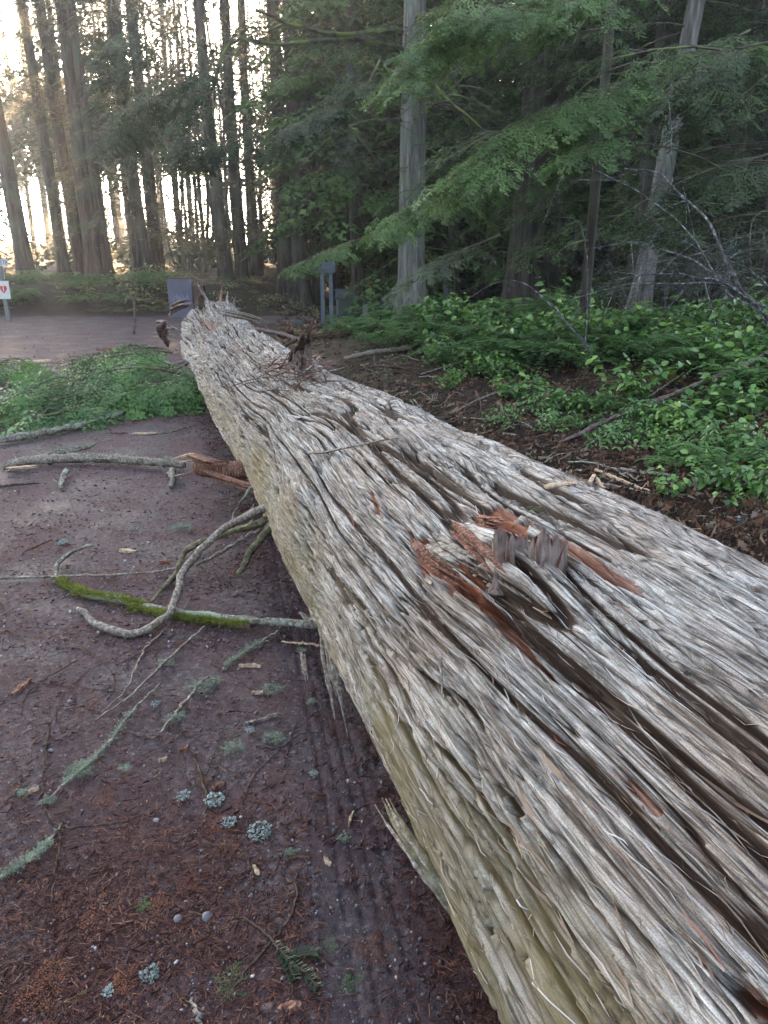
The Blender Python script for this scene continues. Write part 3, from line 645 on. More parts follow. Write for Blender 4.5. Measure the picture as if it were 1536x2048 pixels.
# ------------------------------------------------------------------ near hemlock boughs hanging into the picture on the right
def hang(pts, label, n=5, slen=.24, leaf=G_HEM, w=.5, rnd=.62, wr=.012, droop=.5):
    """a long bough that follows the points (px, py, distance) with drooping side sprays"""
    A = spline([AT(*q) for q in pts], 30); e = empty("hemlock_bough", A[0], label, "bough", "hemlock boughs hanging over the thicket"); A = A - A[0]
    mb = MB(); mb.tube(A, np.linspace(wr, .003, 30), 5, .3, 1)
    Lt = np.r_[0, np.cumsum(np.linalg.norm(np.diff(A, axis=0), axis=1))]
    T = np.gradient(A, axis=0)
    for i in range(int(Lt[-1] / .085 * n / 5)):
        u = rg.uniform(.06, 1) * Lt[-1]; p = np.array([np.interp(u, Lt, A[:, q]) for q in range(3)]); t = np.array([np.interp(u, Lt, T[:, q]) for q in range(3)])
        az = math.atan2(t[1], t[0]) + rg.choice([-1, 1]) * R(rg.uniform(25, 65))
        bough(mb, p, az, w * rg.uniform(.5, 1.2) * (1.1 - .6 * u / Lt[-1]), 0.0, droop, SPR_H, slen * 1.15, 1.15, .006, rnd, .5)
    mb.mesh("foliage", None, e, mats=[leaf, LIMB])
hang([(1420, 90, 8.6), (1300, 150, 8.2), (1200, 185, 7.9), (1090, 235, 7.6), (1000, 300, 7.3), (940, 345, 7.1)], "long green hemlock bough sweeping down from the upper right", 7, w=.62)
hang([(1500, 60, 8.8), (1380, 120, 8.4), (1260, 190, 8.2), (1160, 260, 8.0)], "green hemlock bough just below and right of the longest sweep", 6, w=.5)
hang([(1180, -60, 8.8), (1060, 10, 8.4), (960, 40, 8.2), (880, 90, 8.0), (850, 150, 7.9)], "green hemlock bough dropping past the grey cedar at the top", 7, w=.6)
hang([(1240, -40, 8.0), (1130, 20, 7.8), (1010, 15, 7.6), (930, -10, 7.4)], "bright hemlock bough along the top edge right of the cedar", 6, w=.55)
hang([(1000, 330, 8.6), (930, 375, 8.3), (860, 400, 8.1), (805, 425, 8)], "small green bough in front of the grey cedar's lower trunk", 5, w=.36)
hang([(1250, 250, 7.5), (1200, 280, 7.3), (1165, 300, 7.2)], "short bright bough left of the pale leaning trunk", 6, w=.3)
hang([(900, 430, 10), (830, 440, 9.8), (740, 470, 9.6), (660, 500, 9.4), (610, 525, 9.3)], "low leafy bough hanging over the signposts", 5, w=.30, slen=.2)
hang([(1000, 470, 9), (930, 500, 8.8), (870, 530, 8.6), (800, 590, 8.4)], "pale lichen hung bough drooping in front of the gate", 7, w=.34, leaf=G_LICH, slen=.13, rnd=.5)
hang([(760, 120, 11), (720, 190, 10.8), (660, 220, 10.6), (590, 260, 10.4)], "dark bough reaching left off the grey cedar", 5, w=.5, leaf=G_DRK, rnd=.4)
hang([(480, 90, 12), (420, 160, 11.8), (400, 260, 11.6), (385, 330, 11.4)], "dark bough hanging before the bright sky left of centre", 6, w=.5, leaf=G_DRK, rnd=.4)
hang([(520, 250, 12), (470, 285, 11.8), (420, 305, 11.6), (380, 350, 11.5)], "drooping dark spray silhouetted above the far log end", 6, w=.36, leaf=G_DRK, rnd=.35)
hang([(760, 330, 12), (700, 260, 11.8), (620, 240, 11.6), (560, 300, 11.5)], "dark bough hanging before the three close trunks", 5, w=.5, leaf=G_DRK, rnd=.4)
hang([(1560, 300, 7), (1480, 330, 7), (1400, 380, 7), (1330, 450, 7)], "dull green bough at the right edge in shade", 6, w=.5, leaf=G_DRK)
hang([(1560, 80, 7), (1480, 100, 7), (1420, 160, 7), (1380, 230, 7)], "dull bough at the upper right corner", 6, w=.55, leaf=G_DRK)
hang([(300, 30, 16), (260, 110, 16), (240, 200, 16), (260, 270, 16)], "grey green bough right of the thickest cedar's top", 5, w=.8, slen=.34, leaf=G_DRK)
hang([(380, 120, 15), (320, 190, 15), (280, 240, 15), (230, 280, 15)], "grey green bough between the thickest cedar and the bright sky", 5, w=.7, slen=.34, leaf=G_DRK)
# ------------------------------------------------------------------ trees farther back
FARP = []
for q in range(6):
    mb = MB(); Hh = 19
    for i in range(70 if q < 4 else 30):
        z = (1.2 if q < 4 else 5) + 13 * ((i + rg.random()) / 70 if q < 4 else (i + rg.random()) / 40); bough(mb, (0, 0, z), rg.random() * 6.283, 3.0 * (1.1 - z / 22) * rg.uniform(.6, 1.1), .1, .45, SPR_F, .7, .5, .02)
    for i in range(22): twigfan(mb, (0, 0, rg.uniform(.8, 8)), rg.random() * 6.28, rg.uniform(.8, 2.2), rg.uniform(-.1, .3), rg.uniform(0, .4), 8)
    FARP.append((mb.mesh("crown", None, None, mats=[G_DRK if q % 2 else G_WARM, LIMB], link=False), trunk_mesh("trunk", T_DARK, Hh, .13 + .03 * (q % 3), flare=.3, seed=50 + q)))
src = [f[1] for f in FARP]
far_lab = [("tall conifer in the hazy wood behind the thick left trunks", "conifers deep in the left wood"), ("tall conifer standing in the bright hazy gap above the log's far end", "conifers deep in the bright gap"), ("tall conifer in the dark wood far behind the grey cedar", "conifers deep in the right wood")]
spots = []
rg2 = np.random.default_rng(5)
for i in range(1200):
    if len(spots) >= 96: break
    Y = rg2.uniform(29, 58); px = rg2.uniform(-150, 1700)
    if rg2.random() < (.86 if 330 < px < 600 or 60 < px < 175 else (.6 if px < 330 else 0)): continue
    X = (px - CX) / FPX * Y * 1.02
    if all((X - a) ** 2 + (Y - b) ** 2 > 4.5 for a, b, c in spots): spots.append((X, Y, px))
LMK = [(0, "the picture's left edge"), (57, "the leftmost big dark fir"), (131, "the second slim fir"), (168, "the leaning brown fir"), (204, "the thickest cedar"), (255, "the sunlit feathery branches' left side"), (300, "the two dark trunks left of the painted panel"), (363, "the painted panel"), (410, "the log's torn end"), (449, "the straight trunk above the log's end"), (490, "the low branched dark trunk"), (530, "the bright gap's right side"), (576, "the left of the three close trunks"), (603, "the middle one of three close trunks"), (640, "the board on blue posts"), (700, "the concrete trough"), (760, "the grey cedar's left side"), (830, "the grey cedar"), (890, "the lichen hung bough"), (950, "the metal gate"), (1010, "the gate's right end"), (1065, "the double trunk"), (1120, "the double trunk's right side"), (1172, "the thin black hemlock trunk"), (1225, "the green sweeping bough"), (1285, "the dark brown right trunk"), (1330, "the pale leaning trunk"), (1390, "the lichened arching stem's tip"), (1450, "the arching stems"), (1510, "the arching stems' foot"), (1700, "the picture's right edge")]
def near_(px): return min(LMK, key=lambda q: abs(q[0] - px))[1]
for i, (X, Y, px) in enumerate(spots):
    dw = "nearer" if Y < 38 else "distant" if Y < 48 else "farthest"
    q = int(rg2.integers(0, 4)) if px > 640 else int(rg2.choice([1, 4, 5, 5, 4])); lm = near_(px)
    e = empty("background_conifer", (X, Y, gzs(X, Y)), "%s tall conifer in the wood behind %s" % (dw, lm), "tree", "conifers deep in the wood", rg2.random() * 6.28); s_ = rg2.uniform(.8, 1.25); e.scale = (s_, s_, s_)
    put("trunk", FARP[q][1].data, e); put("crown", FARP[q][0], e)
for o in src: bpy.data.objects.remove(o)
# thin bare stems in the bright gap
for i in range(44):
    px = rg2.uniform(370, 560) if i < 22 else rg2.uniform(100, 700); Y = rg2.uniform(26.5, 42); X = (px - CX) / FPX * Y; mb = MB()
    Hh = rg2.uniform(9, 15); t = np.linspace(0, 1, 12); ln = rg2.normal() * .06
    P = np.stack([ln * Hh * t + .2 * vn(t * 3, i * 1.7, 3), 0 * t, Hh * t - .3], 1); mb.tube(P, rg2.uniform(.04, .09) * (1.1 - t), 6, .5, 1)
    for j in range(16): twigfan(mb, P[rg2.integers(2, 11)], rg.random() * 6.28, rg.uniform(.6, 2), rg.uniform(.1, .8), .1, 7)
    o = mb.mesh("bare_alder", None, None, mats=[G_DRK, T_GREY]); o.location = (X, Y, gzs(X, Y)); tag(o, "%s bare alder stem behind %s" % ("thin" if Hh < 12 else "tall thin", near_(px)), "tree", "bare alders in the bright gap")
# far-off wood
B = MB()
def mass(n, x0, x1, y0, y1, z0, z1, s0, s1, dens):
    X = rg.uniform(x0, x1, n); Y = rg.uniform(y0, y1, n); Z = z0 + (z1 - z0) * rg.random(n)
    m = fbm(X * .35 + Z * .1, Z * .4 + Y * .13, 90, 3) > rg.normal(dens, .22, n); X, Y, Z = X[m], Y[m], Z[m]; k_ = len(X)
    M = rotm(rg.normal(0, .5, k_), rg.normal(.3, .4, k_), rg.random(k_) * 6.28) * rg.uniform(s0, s1, k_)[:, None, None]
    B.inst(SPR_F[0], M, np.stack([X, Y, gz(X, Y) + Z], -1), np.clip(rg.normal(.35, .2, k_), 0, 1), 0)
mass(250, -42, -7, 60, 72, 0, 20, 1.2, 2.4, .12); mass(9000, -5, 60, 58, 72, 0, 26, 1.8, 3.6, -.25); mass(350, -24, -6, 60, 74, 0, 4, 1.2, 2.4, -.1); mass(2600, -50, 10, 30, 60, 0, 1.4, .8, 1.6, -.3); mass(3500, 3, 40, 24, 50, 0, 2.2, .8, 1.8, -.4)
# the wood goes on unseen behind the camera, added to block low sky
n = 9000; a_ = rg.uniform(R(100), R(440), n); d_ = rg.uniform(26, 38, n); X = d_ * np.sin(a_ - R(0)); Y = -d_ * np.cos(a_ * 0 + 0) * 0 + d_ * np.cos(a_)
m_ = (Y < 6) & (fbm(X * .2, Y * .2, 92) > -.5); X, Y = X[m_], Y[m_]; k_ = len(X); Z = 12 * rg.random(k_)
B.inst(SPR_F[1], rotm(rg.normal(0, .5, k_), rg.normal(.3, .4, k_), rg.random(k_) * 6.28) * rg.uniform(1.8, 3.2, k_)[:, None, None], np.stack([X, Y, Z], -1), np.clip(rg.normal(.35, .2, k_), 0, 1), 0)
for i in range(90):
    x = rg.uniform(-45, 60); y = rg.uniform(58, 74); t = np.linspace(0, 1, 5); B.tube(np.stack([x + 0 * t, y + 0 * t, 24 * t], 1), .25 * (1.1 - t), 6, .4, 1)
mass(1700, -38, -14, 60, 72, 7.2, 12.8, 1.2, 2.6, -.3)  # foliage band added to keep low sun rays off the lane
o = B.mesh("distant_forest", None, None, mats=[G_DRK, T_DARK]); tag(o, "far off conifer wood closing the view behind all the trees, plus unseen ring behind camera", "forest", kind="stuff")
# ================================================================== undergrowth
rg = np.random.default_rng(41)
G_SAL = leafmat("salal_leaf", [(0, (.030, .070, .018)), (.35, (.062, .145, .034)), (.62, (.12, .25, .055)), (.86, (.24, .38, .085)), (1, (.32, .42, .09))], .28, .55, .25)
G_FERN = leafmat("sword_fern_green", [(0, (.032, .075, .020)), (.5, (.085, .185, .050)), (1, (.19, .32, .09))], .5, .35, .35)
G_VERGE = leafmat("verge_leaf", [(0, (.04, .055, .025)), (.35, (.10, .13, .055)), (.65, (.24, .25, .11)), (1, (.55, .46, .2))], .45, .4, .4)  # golden sun highlights put into the brightest leaf tones
def ovate(fold=.25, curl=.25):
    """one broad leaf of unit length along +x, folded on its midrib"""
    xs = np.array([0, .22, .5, .78, 1.]); ws = np.array([.02, .26, .31, .19, .0]); V = []
    for x, w_ in zip(xs, ws):
        z = -curl * x * x
        V += [(x, -w_, z + fold * w_), (x, 0, z), (x, w_, z + fold * w_)]
    Q = []
    for i in range(4):
        a = i * 3; Q += [(a, a + 3, a + 4, a + 1), (a + 1, a + 4, a + 5, a + 2)]
    return np.array(V), np.array(Q)
LEAF = [ovate(.25, .2), ovate(.45, .35), ovate(.1, .1)]
def salal(nst=9, nlf=11, h=.5, ll=.085, spread=.7):
    mb = MB()
    for i in range(nst):
        az = rg.random() * 6.283; L = h * rg.uniform(.7, 1.25); t = np.linspace(0, 1, 12); out = spread * rg.uniform(.3, 1) * L; z = L * (t - .25 * t * t)
        o = rg.normal(0, .06, 2)
        zig = .012 * np.where(np.arange(12) % 2, 1, -1)
        P = np.stack([o[0] + out * t ** 1.3 * math.cos(az) - zig * math.sin(az), o[1] + out * t ** 1.3 * math.sin(az) + zig * math.cos(az), z], 1)
        mb.tube(P, .0035 * (1.2 - .8 * t), 4, .5, 1, cap=False)
        u = np.linspace(.28, 1, nlf); n = len(u); B_ = np.stack([np.interp(u, t, P[:, q]) for q in range(3)], 1)
        a = az + np.where(np.arange(n) % 2, 1, -1) * rg.uniform(.4, 1.3, n); a[-1] = az
        M = rotm(rg.normal(0, .45, n), rg.uniform(-.5, .55, n), a) * (ll * 1.1 * rg.uniform(.65, 1.25, n))[:, None, None]
        for q in range(3):
            s = np.arange(n) % 3 == q; mb.inst(LEAF[q], M[s], B_[s], np.clip(rg.normal(.40 + .25 * u[s], .3), 0, 1), 0)
    return mb.mesh("foliage", None, None, smooth=True, mats=[G_SAL, LIMB], link=False)
def grape(nst=6, h=.45):
    """long stems with pairs of leaflets"""
    mb = MB()
    for i in range(nst * 3):
        az = rg.random() * 6.283; L = rg.uniform(.25, .42); t = np.linspace(0, 1, 8); z0 = h * rg.uniform(.15, .8)
        P = np.stack([.05 * rg.normal() + L * t * math.cos(az), .05 * rg.normal() + L * t * math.sin(az), z0 + L * (.35 * t - .6 * t * t)], 1)
        mb.tube(np.vstack([[P[0, 0] * .3, P[0, 1] * .3, 0], P]), .003, 3, .5, 1, cap=False)
        u = np.repeat(np.linspace(.25, 1, 5), 2); n = 10; B_ = np.stack([np.interp(u, t, P[:, q]) for q in range(3)], 1)
        a = az + np.tile([1, -1], 5) * rg.uniform(.9, 1.4, n); M = rotm(rg.normal(0, .3, n), rg.uniform(-.1, .4, n), a) * (.055 * rg.uniform(.8, 1.2, n))[:, None, None]
        mb.inst(LEAF[1], M, B_, np.clip(rg.normal(.45, .2, n), 0, 1), 0)
    return mb.mesh("foliage", None, None, smooth=True, mats=[G_SAL, LIMB], link=False)
def fern(nf=15, L=.75, mat=G_FERN, up=.75, npn=30):
    mb = MB()
    for i in range(nf):
        az = i * 2.4 + rg.normal() * .2; l = L * rg.uniform(.7, 1.15); t = np.linspace(0, 1, 10); k_ = up * rg.uniform(.7, 1.3)
        P = np.stack([l * .92 * t * math.cos(az), l * .92 * t * math.sin(az), l * (k_ * t - (k_ * .95) * t ** 2.2) + .02], 1)
        mb.tube(P, .003 * (1.2 - t), 3, .8, 1, cap=False)
        u = np.repeat(np.linspace(.1, .99, npn), 2); n = len(u); B_ = np.stack([np.interp(u, t, P[:, q]) for q in range(3)], 1)
        a = az + np.tile([1, -1], npn) * R(74); wl = .15 * l * np.clip(np.minimum(u * 4, (1 - u) * 2.2 + .12), 0, 1)
        d = np.stack([np.cos(a), np.sin(a), rg.normal(-.12, .1, n)], 1); V, Q = leafquads(B_, d, wl, .022 * l / .75 + .004, np.stack([rg.normal(0, .2, n), rg.normal(0, .2, n), np.ones(n)], 1))
        mb.add(V, Q, None, np.clip(rg.normal(.5, .12) + 0 * V[:, 0], 0, 1), 0)
    return mb.mesh("fronds", None, None, mats=[mat, LIMB], link=False)
SAL = [salal(8, 11, .5, .080), salal(11, 12, .62, .085, .8), salal(7, 9, .36, .075, .9), salal(12, 12, .55, .095, .7), salal(6, 10, .7, .08, .5)]
GRP = [grape(), grape(7, .35)]
FRN = [fern(16, .95, up=1.25), fern(20, 1.1, up=1.15), fern(13, .8, up=1.4)]
VRG = [fern(14, .75, G_VERGE, .7, 16), fern(10, .6, G_VERGE, .9, 14)]
mb = MB()
for i in range(9):
    n = 16; az = rg.random() * 6.28; a = rg.random(n) * 6.28; M = rotm(rg.normal(0, .5, n), rg.uniform(-.5, .5, n), a) * (.11 * rg.uniform(.6, 1.2, n))[:, None, None]
    mb.inst(LEAF[i % 3], M, np.stack([rg.normal(0, .3, n), rg.normal(0, .3, n), rg.uniform(.05, .5, n)], 1), rg.random(n), 0)
VRG.append(mb.mesh("foliage", None, None, smooth=True, mats=[G_VERGE, LIMB], link=False))
def plant(name, me, px, py, label, cat, group, sc=1.0, sink=.03):
    P = GG(px, py); e = empty(name, P - np.array([0, 0, sink]), label, cat, group, rg.random() * 6.28); e.scale = (sc, sc, sc * rg.uniform(.85, 1.15))
    put("fronds" if name == "sword_fern" else "foliage", me, e); return e
def where(px, py):
    lm = [((1000, 600), "at the foot of the metal gate"), ((700, 640), "beside the board's blue posts"), ((905, 720), "at the thicket's near left tip"), ((960, 660), "behind the thicket's left tip"), ((1060, 620), "before the double trunk"), ((1060, 690), "in the thicket's middle"), ((1080, 750), "on the thicket's near edge"), ((1180, 620), "below the thin hemlock trunk"), ((1180, 690), "right of the thicket's middle"),
          ((1200, 755), "above the long branch's middle"), ((1280, 615), "before the dark brown trunk"), ((1290, 680), "below the arching stems' tips"), ((1320, 750), "beside the moss cushion"), ((1400, 620), "behind the arching stems"), ((1400, 690), "under the lowest arching stem"), ((1430, 760), "above the long branch's upper end"), ((1500, 640), "at the arching stems' foot"), ((1510, 710), "at the right edge, mid bank"), ((1530, 790), "at the right edge, low bank"), ((1600, 650), "outermost right, high bank"), ((1620, 730), "outermost right, mid bank"), ((1640, 800), "outermost right, low bank")]
    return min(lm, key=lambda q: (q[0][0] - px) ** 2 + 2.5 * (q[0][1] - py) ** 2)[1]
n = 0
def zone(px, py):
    """how densely shrubs stand at this photo point of the ground"""
    top = 600; low = np.interp(px, [840, 900, 1000, 1100, 1250, 1400, 1536, 1700], [690, 740, 770, 765, 760, 770, 800, 830])
    return top < py < low
for i in range(3000):
    if n >= 180: break
    px, py = rg.uniform(860, 1680), 600 + 240 * rg.random() ** 1.1
    if not zone(px, py): continue
    if vn(px / 70, py / 22, 44) < -.12: continue
    far_ = py < 655; wh = where(px, py)
    r_ = rg.random(); sz = (.8 if py < 650 else 1.0) if py < 720 else .8; sz_ = sz * rg.uniform(.75, 1.15)
    if r_ < .62: plant("salal_shrub", SAL[rg.integers(0, 5)], px, py, ("small " if sz_ < .85 else "large " if sz_ > 1.02 else "glossy ") + "salal shrub " + wh, "shrub", "salal shrubs of the thicket", sz_)
    elif r_ < .8: plant("oregon_grape", GRP[rg.integers(0, 2)], px, py, "paired leaf shrub " + wh, "shrub", "low paired leaf shrubs of the thicket", sz * rg.uniform(.8, 1.2))
    else: plant("sword_fern", FRN[rg.integers(0, 3)], px, py, "arching green fern among the shrubs " + wh, "fern", "ferns among the shrubs", .8)
    n += 1
for i in range(38):
    px = rg.uniform(900, 1560); lo = np.interp(px, [900, 1000, 1100, 1250, 1400, 1560], [740, 770, 800, 840, 930, 1000]); py = lo - 10 + rg.uniform(-60, 60)
    q = rg.random(); lab = ("salal sprig" if q < .5 else "paired leaf sprig" if q < .85 else "small fern") + (" nearer the log" if py > lo - 10 else "") + " on bare soil " + where(px, py)
    if q < .5: plant("salal_shrub", SAL[rg.integers(0, 5)], px, py, lab, "shrub", "low sprigs before the thicket", rg.uniform(.35, .75))
    elif q < .85: plant("oregon_grape", GRP[i % 2], px, py, lab, "shrub", "low sprigs before the thicket", rg.uniform(.5, .9))
    else: plant("sword_fern", FRN[i % 3], px, py, lab, "fern", "low sprigs before the thicket", rg.uniform(.3, .5))
for px, py, s in ((720, 672, .8), (770, 700, .75), (820, 690, .9), (870, 705, .9), (690, 668, .6), (800, 655, 1), (850, 655, 1.1), (890, 650, 1), (930, 690, .8), (780, 625, 1), (830, 612, 1.1), (870, 605, 1), (700, 655, .8), (740, 640, .9), (790, 668, 1), (835, 640, 1.05), (870, 672, .95), (915, 645, 1.1), (955, 665, 1), (1000, 640, 1.1), (760, 690, .7), (850, 700, .75), (1050, 650, 1), (910, 615, 1.1), (960, 608, 1), (1090, 625, 1)):
    plant("sword_fern", FRN[rg.integers(0, 3)], px, py, ("small " if s < .85 else "lush " if s < 1.02 else "large ") + "sword fern " + ("just right of the blue posts" if px < 735 else "below the concrete trough" if px < 785 else "left of the grey cedar's foot" if px < 835 else "before the grey cedar's foot" if px < 890 else "right of the grey cedar's foot" if px < 940 else "in front of the metal gate") + (", front row" if py > 665 else ", back row"), "fern", "sword ferns at the left end of the thicket", s)
for px, py, s, q, lab in ((905, 775, .5, 0, "small broad leaved shoot nearest the log's middle"), (1010, 850, .55, 5, "flat green sprig alone on the bare soil"), (1150, 830, .6, 1, "leafy shoot touching the long fallen branch"), (1310, 900, .6, 2, "salal shoot below the pale curved stick"), (1380, 870, .7, 3, "leafy salal right of the long fallen branch"), (1470, 850, .75, 1, "bushy salal close to the right edge"), (1500, 930, .7, 4, "drooping leafy shoot low at the right edge"), (1340, 1000, .5, 0, "low shoot on the dark soil by the pale sticks"), (1530, 1000, .7, 5, "low paired leaf shoot in the lower right of the bank"), (1200, 890, .5, 2, "little shoot under the long fallen branch"),
                        (1420, 830, .8, 5, "yellow green shoot beside the moss cushion"), (1530, 780, .8, 3, "salal at the right edge above the bank"), (1250, 810, .8, 1, "salal shoot above the middle of the fallen branch"), (1480, 790, .7, 0, "salal between moss cushion and right edge")):
    if q == 5: plant("oregon_grape", GRP[0], px, py, lab, "shrub", None, s)
    else: plant("salal_shrub", SAL[q], px, py, lab, "shrub", None, s)
for px, py, s in ((1445, 940, .6), (1500, 830, .7)): plant("sword_fern", FRN[2], px, py, "fern with hanging fronds " + ("low on the right bank" if s < .65 else "beneath the shrubs at the right edge"), "fern", None, s)
# the verge across the lane
for i in range(150):
    px = rg.uniform(-60, 640); Y = 20.6 + .05 * (px / 60) + rg.random() ** 1.4 * (4 if px < 340 else 3); X = (px - CX) / FPX * Y * .99; Y = max(Y, 20.5 + .05 * (X + 8))
    wh = "right below " + near_(px) if Y > 21.7 else "in front of " + near_(px)
    q = int(rg.integers(0, 3)); e = empty("verge_plant", (X, Y, gzs(X, Y) - .05), "verge plant " + wh, "plant", "verge plants across the lane", rg.random() * 6.28)
    s = rg.uniform(.35, 1.15) * (1 if px < 345 else .6); e.scale = (s, s, s); put("foliage", VRG[q] if rg.random() < .75 or px > 345 else FRN[1], e)
# bare arching stems on the right
mb = MB(); root = AT(1545, 650, 5.2); root[2] = gzs(root[0], root[1]) - .03
e = empty("arching_bare_shrub", root, "bare shrub with long dark arching stems entering from the right edge", "shrub")
def stem(pts, r0, name="stem", twigs=8):
    P = spline([AT(*q) - root for q in pts], 34); P += .012 * np.stack([vn(np.arange(34) * .4, 1.3 + r0 * 999, 5), 0 * P[:, 0], vn(np.arange(34) * .4, 7.3 + r0 * 555, 6)], 1)
    m = MB(); m.tube(P, np.linspace(r0, r0 * .25, 34), 6, rg.random(), 0)
    for i in range(twigs):
        q = P[rg.integers(8, 33)]; t = np.linspace(0, 1, 7)[:, None]; d = np.array([rg.normal() * .35 - .1, rg.normal() * .3, rg.normal() * .3]); d2 = rg.normal(0, .1, 3)
        m.tube(q + d * t + d2 * t * t, .0025 * (1.2 - t[:, 0]), 3, .5, 0, cap=False)
    m.mesh(name, STEM, e)
STEM = woodmat("dark_lichened_stem", (.025, .022, .024), (.06, .055, .058), (.28, .30, .29), (30, 30, 30))
stem([(1560, 670, 5.1), (1500, 600, 5.2), (1455, 530, 5.3), (1420, 450, 5.5), (1370, 395, 5.7), (1320, 350, 5.9), (1250, 335, 6.1)], .014)
stem([(1560, 655, 5.1), (1480, 585, 5.0), (1400, 555, 4.9), (1320, 548, 4.9), (1230, 562, 5.0)], .012)
stem([(1570, 640, 5.1), (1470, 575, 5.3), (1380, 520, 5.6), (1270, 485, 5.9), (1160, 500, 6.2)], .010)
stem([(1550, 640, 5.2), (1450, 575, 5.0), (1350, 565, 4.8), (1240, 572, 4.7), (1140, 600, 4.6)], .009)
stem([(1560, 690, 5.0), (1510, 620, 5.0), (1450, 580, 5.2), (1380, 470, 5.6), (1300, 400, 5.9), (1210, 350, 6.2), (1100, 305, 6.5)], .007)
stem([(1343, 372, 5.8), (1344, 300, 5.8), (1340, 200, 5.85), (1348, 100, 5.9)], .005, twigs=3)
stem([(1560, 600, 5.6), (1500, 540, 5.8), (1400, 500, 6.0), (1300, 440, 6.2)], .006)
stem([(1170, 700, 6.2), (1175, 560, 6.4), (1160, 450, 6.6), (1100, 430, 6.8)], .006)
stem([(1180, 700, 7), (1080, 590, 7.2), (1010, 560, 7.4), (930, 600, 7.4)], .014, "low_stem")
for i in range(16):
    px = rg.uniform(1000, 1560); py = rg.uniform(600, 700); P0 = GG(px, py); m = MB(); 
    for j in range(5):
        t = np.linspace(0, 1, 12); h = rg.uniform(.6, 1.7); az = rg.random() * 6.28; o_ = rg.uniform(.2, 1.1)
        P = np.stack([o_ * t ** 1.8 * math.cos(az), o_ * t ** 1.8 * math.sin(az), h * (t - .35 * t * t)], 1) + .02 * rg.normal(0, 1, (12, 3)) * t[:, None]
        m.tube(P, .005 * (1.15 - t), 4, .4, 0, cap=False)
        for q in range(7):
            p = P[rg.integers(4, 12)]; m.tube(p + np.array([rg.normal() * .3, rg.normal() * .3, rg.uniform(-.1, .3)]) * np.linspace(0, 1, 5)[:, None], .002, 3, .4, 0, cap=False)
    o = m.mesh("bare_twiggy_shrub", STEM); o.location = tuple(P0); tag(o, "leafless twiggy shrub " + where(px, py), "shrub", "leafless twiggy shrubs of the thicket")
# cushion of moss
P = GG(1330, 770); m = MB(); n = 700; a = rg.random(n) * 6.28; rr_ = np.sqrt(rg.random(n)) * .13; M = rotm(rg.normal(0, .6, n), rg.normal(-.9, .5, n), a) * (.03 * rg.uniform(.6, 1.2, n))[:, None, None]
m.inst(SPR_M[0], M, np.stack([rr_ * np.cos(a), rr_ * np.sin(a), .09 * np.sqrt(np.clip(1 - (rr_ / .14) ** 2, 0, 1))], 1), rg.random(n), 0)
MOSS = leafmat("moss_green", [(0, (.07, .08, .015)), (.5, (.17, .20, .03)), (1, (.33, .36, .07))], .8, .1, .2, 8)
o = m.mesh("moss_cushion", MOSS); o.location = tuple(P); tag(o, "round yellow green moss cushion among the shrubs on the right bank", "moss")
# ================================================================== fallen boughs, sticks and bits
rg = np.random.default_rng(53)
W_GREY = woodmat("weathered_branch", (.075, .055, .04), (.20, .165, .13), (.40, .37, .33), (70, 70, 70), bs=1.0)
W_MOSSY = woodmat("mossed_branch", (.035, .03, .02), (.12, .105, .06), (.26, .24, .16), (40, 40, 40), patch=(.16, .17, .06), pamt=.55)
W_LICH = woodmat("lichened_branch", (.05, .04, .03), (.16, .14, .11), (.42, .41, .37), (60, 60, 60), patch=(.26, .30, .22), pamt=.55)
W_DARK = woodmat("dark_twig", (.022, .015, .013), (.06, .040, .032), (.13, .09, .07), (60, 60, 60))
W_PURP = woodmat("wet_dark_branch", (.045, .028, .028), (.12, .080, .075), (.22, .17, .16), (30, 30, 30))
W_TORN = woodmat("torn_red_wood", (.045, .018, .013), (.17, .075, .05), (.36, .23, .17), (120, 120, 14), bs=.9)
W_PALE = woodmat("pale_split_wood", (.22, .14, .09), (.46, .32, .21), (.62, .50, .38), (90, 90, 14), bs=.8)
C_GREEN = leafmat("fresh_cedar_green", [(0, (.028, .065, .022)), (.4, (.065, .16, .045)), (.75, (.13, .27, .07)), (1, (.22, .36, .11))], .45, .4, .35)
C_DEAD = leafmat("dead_cedar_orange", [(0, (.07, .025, .018)), (.5, (.19, .07, .035)), (1, (.34, .14, .06))], .7, .2, .2)
L_PALE = leafmat("pale_lichen", [(0, (.11, .15, .11)), (.5, (.24, .30, .22)), (1, (.42, .48, .37))], .85, .1, .2, 6)
L_GREY = leafmat("grey_leaf_lichen", [(0, (.10, .12, .11)), (.5, (.26, .30, .28)), (1, (.50, .55, .52))], .8, .1, .1, 9)
